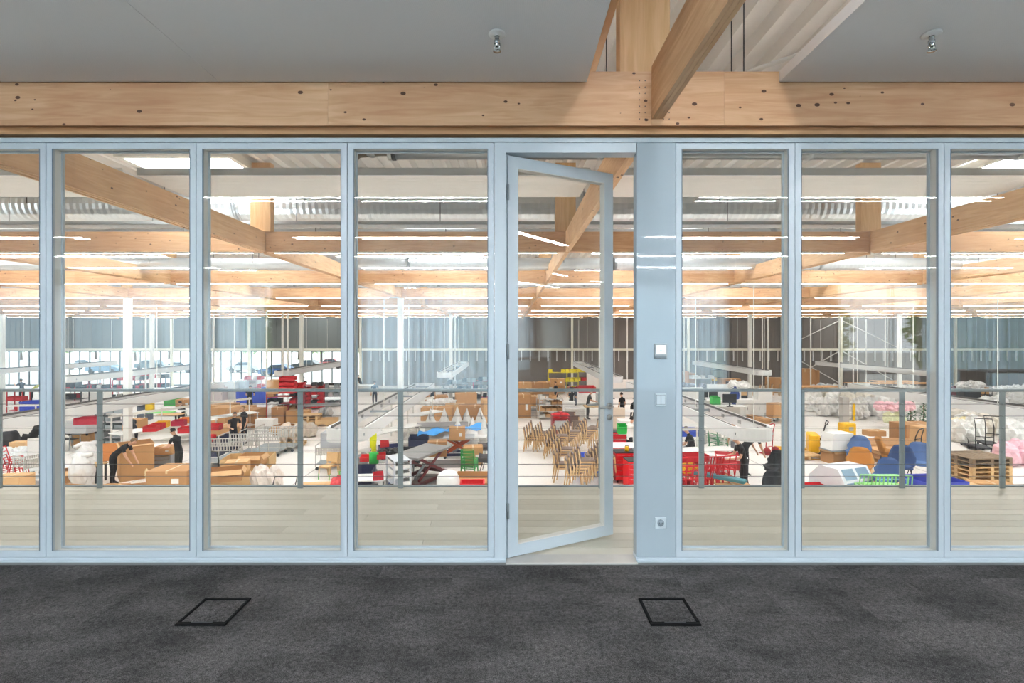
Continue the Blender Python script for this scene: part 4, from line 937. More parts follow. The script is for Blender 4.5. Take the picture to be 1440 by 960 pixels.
def jacket(col, stand=True):
    c = M(col, .8, 0, .08, 6, .4); n = 9; vs = []; rows = [(.10,1.35),(.22,1.22),(.24,.95),(.22,.7),(.25,.45)]
    mb = MB()
    prof = []
    for (hw, z) in rows:
        for j in range(14):
            a = 2*PI*j/14; fold = 1+.12*math.sin(3*a+z*5); vs.append((hw*math.cos(a)*fold, .09*math.sin(a)*fold, z))
    fs = [(i*14+j, i*14+(j+1) % 14, (i+1)*14+(j+1) % 14, (i+1)*14+j) for i in range(4) for j in range(14)]
    mb.add(vs, fs, 0, True); out = [('jacket_body', mb.mesh('jacket_body', c))]
    for sg in (-1, 1): out.append(('sleeve', MB().tube([(sg*.19,0,1.24),(sg*.27,.02,1.0),(sg*.25,.05,.72)], [.06,.055,.045], 8).mesh('sleeve', c)))
    out.append(('collar', MB().tube([(-.08,-.03,1.36),(0,.05,1.4),(.08,-.03,1.36)], .025, 6).mesh('collar', c)))
    return out
def coat_stand():
    p = MB().tube([(0,0,.04),(0,0,1.55)], .02, 6); h = MB().tube([(-.22,0,1.5),(0,0,1.56),(.22,0,1.5)], .014, 6); f = MB().bx(-.25,.25,-.03,.03,0,.04).bx(-.03,.03,-.25,.25,0,.04)
    return [('pole', p.mesh('pole', GRAYSTEEL)), ('hook_bar', h.mesh('hook_bar', GRAYSTEEL)), ('foot', f.mesh('foot', DARK))]
def chair_frame(col):
    c = M(col, .4, 0, .05); m = MB()
    for sy in (-1, 1): m.tube([(.28,sy*.24,0),(.2,sy*.23,.44),(-.2,sy*.23,.42),(-.3,sy*.22,.8)], .016, 5).tube([(-.26,sy*.24,0),(-.18,sy*.23,.42)], .016, 5)
    b = MB().tube([(-.3,-.22,.8),(-.3,.22,.8)], .016, 5).tube([(.2,-.23,.43),(.2,.23,.43)], .016, 5).tube([(-.2,-.23,.43),(-.2,.23,.43)], .016, 5)
    return [('side_frames', m.mesh('side_frames', c)), ('cross_bars', b.mesh('cross_bars', c))]
def plastic_bin(w_, d, h, col):
    m = MB().bx(-w_/2,w_/2,-d/2,d/2,0,.02); t = .02
    m.bx(-w_/2,w_/2,-d/2,-d/2+t,.02,h*.7).bx(-w_/2,w_/2,d/2-t,d/2,.02,h).bx(-w_/2,-w_/2+t,-d/2+t,d/2-t,.02,h*.9).bx(w_/2-t,w_/2,-d/2+t,d/2-t,.02,h*.9)
    l = MB().tube([(-w_/2,-d/2,h*.7),(w_/2,-d/2,h*.7)], .018, 6); c = M(col, .5, 0, .06)
    return [('tub', m.mesh('tub', c)), ('lip', l.mesh('lip', c))]
def can(r, h, col):
    return [('can_body', MB().lathe([(0,0),(r,0),(r,h),(r*.9,h+.01),(0,h+.01)], 14).mesh('can_body', M(col, .45))), ('handle', MB().tube([(-r,0,h*.9),(-r*.6,0,h*1.25),(r*.6,0,h*1.25),(r,0,h*.9)], .012, 5).mesh('handle', DARK))]
def board_stack(n, w_, d, seed=0):
    rr = random.Random(seed); out = []
    for i in range(n):
        a = rr.uniform(-.06,.06); m = MB().box((rr.uniform(-.04,.04), rr.uniform(-.04,.04), .02+i*.055), (w_*rr.uniform(.92,1), d*rr.uniform(.92,1), .045), (0,0,a)); out.append(('board', m.mesh('board', (CARDB, CARDB3, CARDB2)[rr.randrange(3)])))
    return out
def office_desk():
    out = table(1.5, .75, .74, 0, 0); out.append(('modesty_panel', MB().bx(-.7,.7,.32,.34,.2,.7).mesh('modesty_panel', OFFW))); return out
def monitor():
    return [('screen_panel', MB().bbx(-.28,.28,-.02,.02,.16,.52,.005).mesh('screen_panel', BLACK)), ('stand', MB().bx(-.03,.03,-.01,.03,.02,.2).bx(-.12,.12,-.08,.1,0,.02).mesh('stand', DARK))]
def screen_wall(w_, h, col=(232,230,226)):
    return [('panel', MB().bbx(-w_/2,w_/2,-.03,.03,.06,h,.008).mesh('panel', M(col, .6, 0, .03))), ('foot', MB().bx(-w_/2+.1,-w_/2+.16,-.25,.25,0,.06).mesh('foot', DARK)), ('foot', MB().bx(w_/2-.16,w_/2-.1,-.25,.25,0,.06).mesh('foot', DARK))]

# ------------------------------------------------------------------ people
SKIN = M((214,166,136), .6, 0, .03)
def person(pose, shirt=(28,28,32), trousers=(34,34,40), hair=(58,44,36)):
    lean, sit, arms, headp = {'stand': (.06, 0, 'down', .15), 'work': (.3, 0, 'fwd', .5), 'bend': (.95, 0, 'low', 1.0), 'sit': (.35, 1, 'fwd', .5), 'reach': (.15, 0, 'up', .2), 'walk': (.05, 0, 'down', .0)}[pose]
    PZ = .50 if sit else .94; V = {}; E = []; seg = []
    def rot(p, a): x, y, z = p; return Vector((x, y*math.cos(a)+z*math.sin(a), -y*math.sin(a)+z*math.cos(a)))
    pel = Vector((0, 0, PZ))
    def up(x, y, z): return pel+rot((x, y, z), lean)
    names = []; rad = []
    def vtx(n, p, r, par=None, part=None):
        V[n] = len(names); names.append(Vector(p)); rad.append(r)
        if par is not None: E.append((V[par], V[n])); seg.append((V[par], V[n], part))
    vtx('pel', pel, (.155,.11)); vtx('spi', up(0,0,.2), (.135,.095), 'pel', 'shirt'); vtx('che', up(0,.0,.40), (.165,.105), 'spi', 'shirt'); vtx('col', up(0,-.01,.50), (.085,.07), 'che', 'shirt')
    nb = up(0, .0, .56); vtx('nek', nb, (.052,.054), 'col', 'skin')
    hf_ = rot((0,1,0), headp*.8+.0) ; hu = rot((0,0,1), headp*.8); 
    jaw = nb+hu*.07+hf_*.03; hc = nb+hu*.14+hf_*.02
    vtx('jaw', jaw, (.058,.064), 'nek', 'skin'); vtx('hed', hc, (.076,.088), 'jaw', 'skin'); vtx('top', hc+hu*.07, (.06,.068), 'hed', 'skin')
    vtx('nos', hc+hf_*.112-hu*.01, (.012,.014), 'hed', 'skin')
    for sg, s_ in ((-1,'l'),(1,'r')):
        vtx('ear'+s_, hc+Vector((sg*.088,0,0))-hf_*.01, (.012,.02), 'hed', 'skin')
        sh = up(sg*.185, 0, .46); vtx('sho'+s_, sh, (.058,.06), 'che', 'shirt')
        if arms == 'down': el = sh+Vector((sg*.05,-.02,-.29)); wr = el+Vector((0,.09,-.23))
        elif arms == 'fwd': el = sh+Vector((sg*.06,.08,-.27)); wr = el+Vector((-sg*.06,.24,-.04))
        elif arms == 'low': el = sh+Vector((sg*.04,.08,-.27)); wr = el+Vector((-sg*.03,.12,-.22))
        else: el = sh+Vector((sg*.06,.2,-.16)); wr = el+Vector((-sg*.03,.2,.12))
        vtx('slv'+s_, sh.lerp(el, .6), (.048,.05), 'sho'+s_, 'shirt'); vtx('elb'+s_, el, (.04,.042), 'slv'+s_, 'skin'); vtx('wri'+s_, wr, (.026,.03), 'elb'+s_, 'skin')
        dr_ = (wr-el).normalized(); sd = Vector((1,0,0)); dn = dr_.cross(sd)*(1 if dr_.cross(sd).z < 0 else -1)
        pa = wr+dr_*.075; vtx('pal'+s_, pa, (.038,.017), 'wri'+s_, 'skin')
        for k, (o_, ln) in enumerate(((-.03,.062),(-.01,.074),(.01,.07),(.03,.055))):
            a = pa+dr_*.02+sd*o_; vtx('f%d%s' % (k, s_), a+dr_*ln*.45, .009, 'pal'+s_, 'skin'); vtx('g%d%s' % (k, s_), a+dr_*ln*.85+dn*.022, .008, 'f%d%s' % (k, s_), 'skin')
        th = wr+dr_*.045-sd*sg*.03; vtx('t0'+s_, th-sd*sg*.012+dr_*.015, .012, 'wri'+s_, 'skin'); vtx('t1'+s_, th-sd*sg*.028+dr_*.045+dn*.01, .009, 't0'+s_, 'skin')
        hp = pel+Vector((sg*.095,0,-.04)); vtx('hip'+s_, hp, (.088,.092), 'pel', 'legs')
        if sit: kn = hp+Vector((sg*.04,.42,.02)); an = kn+Vector((0,-.02,-.40)); 
        else:
            st = .16 if pose == 'walk' else .03
            kn = hp+Vector((sg*.015, .03+sg*st*.5, -.42)); an = Vector((sg*.115, sg*st-.02, .085))
        an.z = .085; vtx('kne'+s_, kn, (.058,.062), 'hip'+s_, 'legs'); vtx('cal'+s_, kn.lerp(an, .35)+Vector((0,-.015,0)), (.054,.056), 'kne'+s_, 'legs'); vtx('ank'+s_, an, (.038,.042), 'cal'+s_, 'legs')
        vtx('hee'+s_, an+Vector((0,-.03,-.045)), (.036,.034), 'ank'+s_, 'shoe'); vtx('toe'+s_, an+Vector((sg*.015,.16,-.05)), (.036,.03), 'ank'+s_, 'shoe')
    me = bpy.data.meshes.new('skeleton'); me.from_pydata([tuple(p) for p in names], E, []); ob = bpy.data.objects.new('skeleton', me); COL.objects.link(ob)
    sk = ob.modifiers.new('skin', 'SKIN'); sk.use_smooth_shade = True; sk.branch_smoothing = .3
    if not me.skin_vertices: 
        bm = bmesh.new(); bm.from_mesh(me); bm.verts.layers.skin.verify(); bm.to_mesh(me); bm.free()
    for i, r in enumerate(rad):
        d = me.skin_vertices[0].data[i]; d.radius = r if isinstance(r, tuple) else (r, r); d.use_root = (i == 0)
    sb = ob.modifiers.new('sub', 'SUBSURF'); sb.levels = sb.render_levels = 1
    dg = bpy.context.evaluated_depsgraph_get(); body = bpy.data.meshes.new_from_object(ob.evaluated_get(dg)); body.name = 'body'
    bpy.data.objects.remove(ob)
    body.materials.clear()
    for m_ in (M(shirt, .85, 0, .1, 8), M(trousers, .85, 0, .1, 8), SKIN, M((40,38,38), .6)): body.materials.append(m_)
    pi = {'shirt': 0, 'legs': 1, 'skin': 2, 'shoe': 3}
    for p in body.polygons:
        c = p.center; best = 9
        for a, b, nm in seg:
            A, B = names[a], names[b]; ab = B-A; t = max(0, min(1, (c-A).dot(ab)/max(1e-9, ab.length_squared))); q = A+ab*t
            ra = rad[a][0] if isinstance(rad[a], tuple) else rad[a]; rb = rad[b][0] if isinstance(rad[b], tuple) else rad[b]
            dd = (c-q).length/(ra*(1-t)+rb*t)
            if dd < best: best = dd; p.material_index = pi[nm]
        p.use_smooth = True
    hm = MB(); nu, nv = 12, 6; vs = []
    for j in range(nv+1):
        ph = PI*.5-(PI*.58)*j/nv
        for i in range(nu):
            a = 2*PI*i/nu; k = 1.0; cz = math.sin(ph); cr = math.cos(ph); front = math.cos(a)
            if front > .2 and cz < .6: cz = .6; cr = .8
            vs.append(hc+hu*.02+hu*(cz*.112)+hf_*(cr*front*.098-.010)+Vector((cr*math.sin(a)*.09,0,0)))
    hm.add(vs, [(j*nu+i, j*nu+(i+1) % nu, (j+1)*nu+(i+1) % nu, (j+1)*nu+i) for j in range(nv) for i in range(nu)], 0, True)
    out = [('body', body), ('hair', hm.mesh('hair', M(hair, .8, 0, .15, 20)))]
    for sg in (-1, 1): out.append(('eye', MB().blob(tuple(hc+hf_*.082+hu*.012+Vector((sg*.031,0,0))), (.012,.009,.008), 1, 0, 1, 1, 0, False).mesh('eye', M((60,50,44), .3))))
    out.append(('mouth', MB().blob(tuple(jaw+hf_*.064+hu*.012), (.022,.008,.006), 2, 0, 1, 1, 0, False).mesh('mouth', M((168,96,88), .6))))
    return out
def who(pose, px, py, rz, label, shirt=(28,28,32), trousers=(34,34,40), hair=(58,44,36), s=1.0, h=0):
    put(parts_of(person, pose, shirt, trousers, hair), label, 'person', px, py, rz, h, None, s)
# ================================================================== THINGS ON THE HALL FLOOR
PO = parts_of
GREYP = (150,152,156)
# ---- left edge and first wide pane
put(PO(carton,.85,.6,.62,2), 'light tan carton with flat top at the left edge, right by the gallery cables', 'carton', 18, 694, .1)
for i, (x, z, rz) in enumerate(((14,0,.3),(17,.14,.25),(20,.28,.35),(15,.42,.2))): put(PO(chair_frame,(200,22,34)), 'red tubular chair frame in the heap at the left edge, %s' % ('lowest','second from the bottom','third from the bottom','topmost')[i], 'bare chair', x, 682, rz, (0, z), 'red chair frames at the left edge')
put(PO(bundle,3,.9,.6,.7,3,(220,222,222)), 'white plastic wrapped bundle beyond the red frames at the left edge', 'bundle', 24, 650)
put(PO(carton,.55,.4,.4,2), 'pinkish white carton beyond the wrapped bundle at the left edge', 'carton', 29, 634, .2, .35)
put(PO(wire_trolley,.9,.6,1.0), 'grey wire trolley close to the left mullion', 'trolley', 50, 686, 1.2)
put(PO(screen_wall,.5,1.25), 'white upright panel beside the left mullion', 'panel', 52, 664, .6)
put(PO(shell_chair,(30,30,32)), 'black upholstered chair beyond the leftmost pane, facing away', 'chair', 44, 630, 2.0)
put(PO(shell_chair,(46,46,50)), 'charcoal upholstered chair at the left edge of the hall view', 'chair', 12, 640, 1.0)
put(PO(table,1.6,.8,.8,0,0), 'white table under the red bins beyond the leftmost pane', 'table', 38, 588, .1)
put(PO(rack,1.0,.5,1.4,3,(190,24,36),(RED, RED)), 'red shelf unit far left, beyond the leftmost pane', 'shelf unit', 26, 579)
put(PO(crate,1.3,.9,.75), 'blue plastic tub far left beside the first mullion', 'tub', 52, 580, .2)
who('reach', 31, 566, 1.2, 'person in dark clothes working far left beyond the first pane', (40,44,60))
who('bend', 44, 566, -1.2, 'person in black and yellow vest leaning over the far left bench', (190,190,40))
put(PO(tall_sack,3), 'tall white plastic sack standing at the left of the first wide pane', 'sack', 117, 684, 0, 0, None, 1.02)
put(PO(tall_sack,5), 'white plastic sack just behind the tall front one', 'sack', 121, 668, 1.0, 0, None, 1.05)
put(PO(table,.8,.5,.62,3,1), 'small brown topped table with dark legs by the white sacks', 'table', 128, 684)
put(PO(open_carton,.6,.5,.4,1), 'small open brown carton left of the white sacks', 'carton', 92, 687, .3)
put(PO(open_carton,.9,.6,.25,0), 'low open carton at the lower left, against the first mullion', 'carton', 92, 698, -.2)
for i in range(4): put(PO(metal_chair), 'grey metal chair in the dark stacks near the left mullion, %s' % ('lowest of the left stack','upper of the left stack','lowest of the right stack','upper of the right stack')[i], 'chair', 88+12*(i//2), 630, -1.8, (0, .24*(i % 2)), 'grey metal chairs at the left')
put(PO(table,2.0,.9,.8,0,0), 'white table with a grey box at the left, below the suspended loop', 'table', 118, 628)
put(PO(carton,.8,.6,.5,0,False), 'plain carton lying below the white table at the left', 'carton', 120, 627, .1, .02)
put(PO(drawer_cabinet,.9,.6,.62,(176,176,176),2,(190,190,188)), 'grey box with drawers on the white table at the left', 'drawer box', 116, 611, 0, .8)
put(PO(plastic_bin,.8,.4,.3,(170,24,50)), 'dark red bin on top of the grey box at the left', 'bin', 124, 596, .2, 1.46)
put(PO(rack,1.2,.5,1.9,6,GREYP,(GRAYSTEEL,)), 'tall grey rack full of grey parts left of the near column', 'shelf unit', 160, 630, 0)
who('bend', 158, 688, -1.35, 'person in black bending over a trolley, left of the big open carton', (24,24,26), (26,26,30), (120,96,70), 1.05)
put(PO(screen_wall,.6,.75,(206,130,70)), 'orange brown board standing behind the bending person', 'board', 153, 650, .3)
put(PO(open_carton,.95,.95,1.2,0,.05), 'huge tall open cardboard box left of the second mullion', 'carton', 193, 682, .75)
put(PO(open_carton,1.2,.8,.3,1), 'wide shallow open carton with dark inside in front of the tall box', 'carton', 186, 694, .4)
put(PO(open_carton,.9,.6,.3,2), 'open carton holding white paper, in front of the bending person', 'carton', 138, 696, .2)
put(PO(board_stack,3,.8,.5,4), 'stack of three flat cardboard sheets at the lower left', 'boards', 168, 692, .05)
put(PO(carton,1.15,.9,.55,0), 'large closed carton at the bottom of the pair by the second mullion', 'carton', 250, 704, .0)
put(PO(carton,1.15,.9,.55,1), 'large closed carton on top of the pair by the second mullion', 'carton', 250, 681.5, .03, .56)
put(PO(plastic_bin,.55,.5,.4,(64,76,160)), 'blue bin holding wooden strips in front of the big cartons', 'bin', 247, 697, .5)
st_ = MB().bx(-.03,.03,-.012,.012,0,.9).mesh('wood_strip', M((232,206,160), .6))
for i in range(6):
    o = link('wood_strip', st_, None, at(231+3.2*i, 692, .15), .2); o.rotation_euler = (0, -.62-.05*i, .15*i)
    tag(o, 'pale wooden strip leaning out of the blue bin, %s from the left' % ORD[i], 'wood strip', 'wooden strips in the blue bin')
put(PO(drawer_cabinet,.75,.6,.6,(150,152,154),3,(120,122,124)), 'grey metal drawer cart right of the tall open box', 'cart', 229, 668, .3)
who('work', 252, 668, 1.5, 'person in black shirt holding a carton beside the second mullion', (24,24,26), (44,44,40), (36,32,30), 1.0)
put(PO(carton,.6,.45,.3,0), 'small carton held by the person beside the second mullion', 'carton', 236, 641, .1, .75)
put(PO(table,1.2,.7,.74,0,0), 'white worktable under the small carton left of the second mullion', 'table', 226, 663)
who('bend', 188, 634, 1.0, 'person partly hidden behind the near white column', (36,38,44), (40,40,48), (70,56,44))
put(PO(carton,.85,.6,.62,0), 'brown carton right of the near white column', 'carton', 190, 606, .1, .2)
put(PO(bench,4.2,.9,.9), 'long white assembly bench slanting behind the person by the second mullion', 'bench', 235, 625, 1.15)
for i, (x, y, c) in enumerate(((213,606,(200,22,34)),(221,603,(200,22,34)),(228,600,(240,186,30)),(252,598,(170,24,60)),(262,594,(226,130,40)),(262,608,(200,22,34)))):
    put(PO(plastic_bin,.5,.35,.25,c), '%s parts bin on the slanting assembly bench, %s from the left' % (('red','red','yellow','crimson','orange','red')[i], ORD[i]), 'bin', x, y, .2, 1.0)
put(PO(plastic_bin,.6,.5,1.1,(96,104,118)), 'grey blue waste container beyond the near column', 'container', 204, 590)
put(PO(can,.22,.4,(236,196,40)), 'yellow canister on the far bench right of the near column', 'canister', 211, 575, 0, .8)
put(PO(table,2.4,.8,.82,0,0), 'white worktable with green cloth right of the near column', 'table', 226, 597)
put(PO(board_stack,1,1.2,.6,7), 'single brown board lying on the green cloth table', 'board', 240, 582, 0, .82)
tag(link('green_cloth', MB().bbx(-.8,.8,-.3,.3,0,.05,.015).mesh('green_cloth', LIME), None, at(222, 581, .84)), 'bright green cloth lying on a white worktable', 'cloth')
put(PO(plastic_bin,1.1,.6,.45,(70,170,80)), 'green tub far back beside the second mullion', 'tub', 247, 570, 0, .5)
put(PO(carton,1.0,.7,.5,1), 'brown carton far back touching the second mullion', 'carton', 263, 572, 0, .5)
who('sit', 260, 596, 1.6, 'person seated far back beside the second mullion', (30,30,34))
for i, (x, y, w_) in enumerate(((88,562,2.4),(118,560,2.6),(140,562,2.2),(185,560,2.4),(215,560,2.4),(100,580,1.8))):
    put(PO(rack,w_,.6,1.5+.1*(i % 3),3,((176,40,56),(200,200,198),(150,60,80),(190,60,70),(86,110,130),(60,60,62))[i],(M((176,44,60)),OFFW,DARK)), '%s shelf unit far behind the left pane, %s from the left' % (('crimson','pale grey','plum','reddish','blue grey','dark')[i], ('first','third','fourth','fifth','sixth','second')[i]), 'shelf unit', x, y)
put(PO(cabinet,1.6,.7,1.0,(230,228,224),1), 'white open cabinet far left behind the suspended loop', 'cabinet', 136, 571)
# ---- second pane
put(PO(carton,2.2,1.4,.7,0), 'wide cardboard box far back at the left of the second wide pane', 'carton', 304, 588, .05)
put(PO(pallet,2.4,1.4,0), 'pallet under the wide cardboard box far back', 'pallet', 306, 592, .05)
put(PO(carton,2.0,1.2,.9,0,False), 'big plain carton left of the crew of two', 'carton', 322, 598, .1)
put(PO(carton,1.6,1.2,.95,1,False), 'big brown carton behind the two workers', 'carton', 346, 602, -.05)
put(PO(carton,1.7,1.0,.8,0,False), 'long plain carton to the left of the two workers, nearer', 'carton', 312, 622, .05)
put(PO(crate,2.5,1.1,.85,(56,84,190)), 'long blue tub far back beyond the two workers', 'tub', 362, 565)
who('work', 351, 580, .3, 'person in black far behind the two workers', (24,24,28))
who('work', 328, 633, -2.4, 'worker in black, left of the pair at the dark bins', (24,24,28), (44,44,52), (70,54,42))
who('stand', 344, 626, 2.6, 'worker in black, right of the pair at the dark bins', (24,24,28), (30,30,36), (150,126,92))
for i, (x, y, c, n_) in enumerate(((296,640,(44,48,76),'front navy'),(312,632,(40,46,70),'middle navy'),(326,628,(38,44,66),'rear navy'))):
    put(PO(plastic_bin,.9,.6,.55,c), '%s bin in the row by the two workers' % n_, 'bin', x, y, .1)
put(PO(plastic_bin,.5,.4,.25,(206,24,34)), 'red bin on the front navy bin by the second mullion', 'bin', 292, 619, .1, .58)
put(PO(plastic_bin,.5,.4,.25,(196,24,40)), 'red bin standing on the white bench end, left of the two workers', 'bin', 302, 604, .1, .95)
put(PO(bench,2.2,.8,.9), 'white bench behind the navy bins at the second mullion', 'bench', 330, 605, 1.0)
put(PO(cabinet,.95,.5,.65,(238,237,233),1), 'plain white box in front of the red shelving', 'cabinet', 375, 606)
put(PO(tall_sack,8), 'creamy plastic sack beyond the white box', 'sack', 384, 592)
put(PO(carton,.7,.5,.9,1,False), 'narrow brown carton between the sack and the red shelving', 'carton', 393, 594)
put(PO(rack,2.0,.8,1.75,5,(192,26,38),(RED,BLACK,CARDB2)), 'red shelving full of dark boxes, nearer unit', 'shelf unit', 405, 588, .25)
put(PO(rack,1.9,.8,1.6,6,(186,22,34),(RED,RED,DARK)), 'red shelving, right unit behind the railing post', 'shelf unit', 434, 575, .25)
put(PO(carton,.7,.6,.75,0,False), 'carton standing on the nearer red shelving, left', 'carton', 387, 553, 0, 1.75)
put(PO(plastic_bin,.6,.5,.6,(60,140,206)), 'bright blue bin on the nearer red shelving', 'bin', 394, 552, 0, 1.75)
for i in range(4): put(PO(plastic_bin,.8,.5,.22,(204,24,34)), 'red tray on the red shelving, %s' % ('lowest of the pile','second from the bottom of the pile','third from the bottom of the pile','topmost of the pile')[i], 'tray', 405, 552, .05*i, (1.78, .23*i), 'red trays piled on the shelving')
put(PO(can,.45,.6,(50,84,190)), 'blue drum far back, left of the red shelving', 'drum', 376, 555, 0, .3)
who('reach', 427, 562, .5, 'worker in black behind the red shelving, head above it', (24,24,26))
who('bend', 452, 566, 1.4, 'worker in black leaning forward far back, right of the red shelving', (20,20,22))
put(PO(open_carton,1.2,.8,.45,1,.3), 'open brown carton with raised flap in front of the red shelving', 'carton', 404, 612, -.2)
put(PO(bundle,11,1.0,.8,1.0,2,(222,204,184)), 'plastic wrapped beige goods on a pallet below the red shelving', 'bundle', 410, 626, .1, (0, .146))
put(PO(pallet,1.1,.9,0), 'pallet under the nearest beige wrapped goods', 'pallet', 410, 627, .1)
put(PO(bundle,13,.8,.8,.9,2,(214,200,184)), 'beige wrapped goods right of the railing post below the red shelving', 'bundle', 431, 612, .1)
put(PO(carton,1.2,.7,.7,0,False), 'plain carton right behind the railing post, by the stacked pallets', 'carton', 420, 596, .1)
for i in range(4): put(PO(pallet,1.0,1.0,0), 'wooden pallet in the stack by the conveyor, %s' % ('lowest','second from the bottom','third from the bottom','topmost')[i], 'pallet', 438, 596, .1, (0, .145*i), 'pallets stacked by the conveyor')
put(PO(pallet_collar,1.15,1.0,.34), 'single pallet with low boards right of the pallet stack', 'pallet', 462, 597, .1)
put(PO(bundle,17,.7,.6,.7,2,(170,170,168)), 'grey wrapped lump lying on the low pallet', 'bundle', 458, 588, .1, .2)
put(PO(table,2.6,1.2,.8,1,2), 'grey conveyor table far back beside the third mullion', 'table', 455, 587, .25)
put(PO(rack,2.6,.8,1.3,3,(160,160,162),(WHITE,GRAYSTEEL)), 'grey rack with pale frames behind the conveyor table', 'shelf unit', 458, 571, .2)
for i, (x, y, rz) in enumerate(((318,655,.1),(345,643,.05),(372,640,.08),(392,637,.06))): put(PO(wire_trolley,1.55,.8,1.05), 'grey wire trolley with rod rows in the group of four, %s from the left' % ORD[i], 'trolley', x, y, rz, 0, 'wire trolleys with rod rows')
put(PO(pallet_collar,1.6,1.0,.55), 'wooden pallet box with cartons in front of the wire trolleys', 'pallet box', 350, 665, .2)
put(PO(open_carton,.75,.55,.4,0), 'open carton in the pallet box, right one', 'carton', 356, 656, .1, .4)
put(PO(carton,.7,.5,.35,2), 'closed carton in the pallet box, left one', 'carton', 334, 658, .3, .4)
put(PO(pallet_collar,1.3,.8,.5), 'pallet box standing nearest at the lower left of the second pane', 'pallet box', 318, 687, .5)
put(PO(open_carton,.9,.6,.35,1), 'crumpled open carton on the nearest pallet box', 'carton', 318, 674, .4, .5)
put(PO(board_stack,2,.8,.5,9), 'flattened cardboard pieces left of the nearest pallet box', 'boards', 294, 688, .2)
put(PO(hand_truck,(60,62,50)), 'olive and black hand truck close to the second mullion', 'hand truck', 297, 690, .4)
put(PO(bundle,19,.8,.6,.95,2,(226,214,204)), 'wood stool wrapped in clear plastic standing alone on the floor', 'wrapped stool', 374, 690, .2)
put(PO(trolley_frame), 'low black trolley handle at the bottom of the second pane', 'trolley', 408, 725, 0)
put(PO(board_stack,4,1.1,.7,10), 'flat cardboard sheets on the floor in front of the two oak chairs', 'boards', 448, 690, .1)
put(PO(bundle,23,.45,.5,.75,1,(216,60,66)), 'red and white sack at the foot of the third mullion', 'sack', 478, 694)
put(PO(wood_chair,0,1), 'plain oak chair with green leg sleeves, left of the two by the third mullion', 'chair', 462, 670, -1.9)
put(PO(wood_chair,0,2), 'plain oak chair with green leg sleeves, right one touching the third mullion', 'chair', 478, 668, 2.6)
put(PO(wire_trolley,.9,.7,.9), 'white grey trolley behind the two oak chairs', 'trolley', 465, 657, .1)
put(PO(cabinet,.85,.7,.55,(176,180,186),1), 'blue grey box on the trolley behind the oak chairs', 'box', 472, 627, 0, .9)
for i, (x, y, w_) in enumerate(((300,562,1.8),(318,560,1.6),(334,560,1.5),(350,556,1.6))):
    put(PO(cabinet,w_,.7,1.3 if i else 1.0,((206,196,196),(214,218,218),(190,204,212),(222,222,220))[i],2), '%s cabinet far back against the glazing, %s from the left' % (('pinkish','pale','blue grey','white')[i], ORD[i]), 'cabinet', x, y)
put(PO(rack,1.4,.6,1.4,3,(220,160,170),(OFFW,RED)), 'pale pink rack far back in front of the glazing', 'shelf unit', 358, 558)
for i, x in enumerate((462, 472, 480)): put(PO(monitor), 'dark screen on a desk far back by the third mullion, %s from the left' % ORD[i], 'monitor', x, 548, 3.3, .76)
put(PO(office_desk), 'white desk far back carrying three dark screens', 'desk', 470, 562, 0, 0, None, 1.5)
# ---- third pane (left of the door)
put(PO(bench,3.8,.8,.9), 'long white bench under the suspended loop left of the door', 'bench', 545, 632, 1.0)
put(PO(bench,3.2,.8,.9), 'white bench further right behind the near column', 'bench', 586, 612, 1.0)
put(PO(table,2.6,1.0,.8,0,0), 'white table far back beside the third mullion', 'table', 512, 600, .4)
put(PO(office_desk), 'wood coloured desk of the lone person by the far glazing', 'desk', 510, 556, 0, 0, None, 1.2)
who('sit', 508, 551, 1.5, 'lone person in black at a desk by the end of the far glazing', (22,22,24), (22,22,26), (40,34,30), 1.2)
who('stand', 527, 571, .4, 'person in dark blue standing under the loop near the third mullion', (40,52,72), (36,40,52))
put(PO(coat_stand), 'grey stand carrying the yellow safety jacket', 'stand', 527, 668, .2)
put(PO(jacket,(232,236,20)), 'bright yellow safety jacket hanging on a stand', 'jacket', 526, 666, 1.0, .18, None, (.45,.6,1.15))
put(PO(plastic_bin,1.0,.7,.55,(52,58,92)), 'navy bin in front of the yellow jacket', 'bin', 507, 681, .1, .0)
put(PO(table,1.5,.8,.42,0,2), 'low white table at the foot of the third mullion', 'table', 512, 692, .1)
put(PO(plastic_bin,.4,.3,.2,(220,30,40)), 'red bin on the navy bin by the third mullion', 'bin', 511, 660, .1, .56)
put(PO(can,.16,.36,(30,170,60)), 'green can below the yellow jacket', 'can', 522, 670, 0, .42)
put(PO(plastic_bin,1.1,.7,.45,(80,80,82)), 'dark grey bin at the bottom left of the pane left of the door', 'bin', 512, 702, .4, .0)
put(PO(plastic_bin,1.0,.7,.45,(96,94,92)), 'grey bin at the bottom beside the wire basket', 'bin', 536, 702, .4, .0)
put(PO(rack,.5,.9,1.15,5,(206,210,216),(M((90,110,170)),WHITE)), 'narrow white rack with blue trays left of the railing post', 'shelf unit', 555, 693, .5)
put(PO(bundle,29,.8,.6,.5,2,(40,40,42)), 'black heap of cloth beside the narrow white rack', 'cloth heap', 548, 668, .1, .3)
put(PO(table,1.6,.8,.6,0,2), 'white table under the black cloth heap', 'table', 548, 680, .3)
for i, (x, y, c) in enumerate(((533,655,(200,30,40)),(538,648,(206,40,46)),(536,668,(190,30,50)))): put(PO(plastic_bin,.3,.25,.2,c), 'small red bin right of the yellow jacket, %s' % ('left','upper','lower')[i], 'bin', x, y, .3, .75)
put(PO(bundle,31,.7,.6,.9,2,(150,150,152)), 'grey blurred wrapped lump behind the navy bin', 'bundle', 504, 660)
put(PO(plastic_bin,.8,.5,.35,(58,66,108)), 'long navy bin on the bench behind the yellow jacket', 'bin', 549, 632, .4, .75)
put(PO(plastic_bin,.8,.6,.5,(52,56,86)), 'navy bin left of the grey lift table', 'bin', 589, 629, .1, .3)
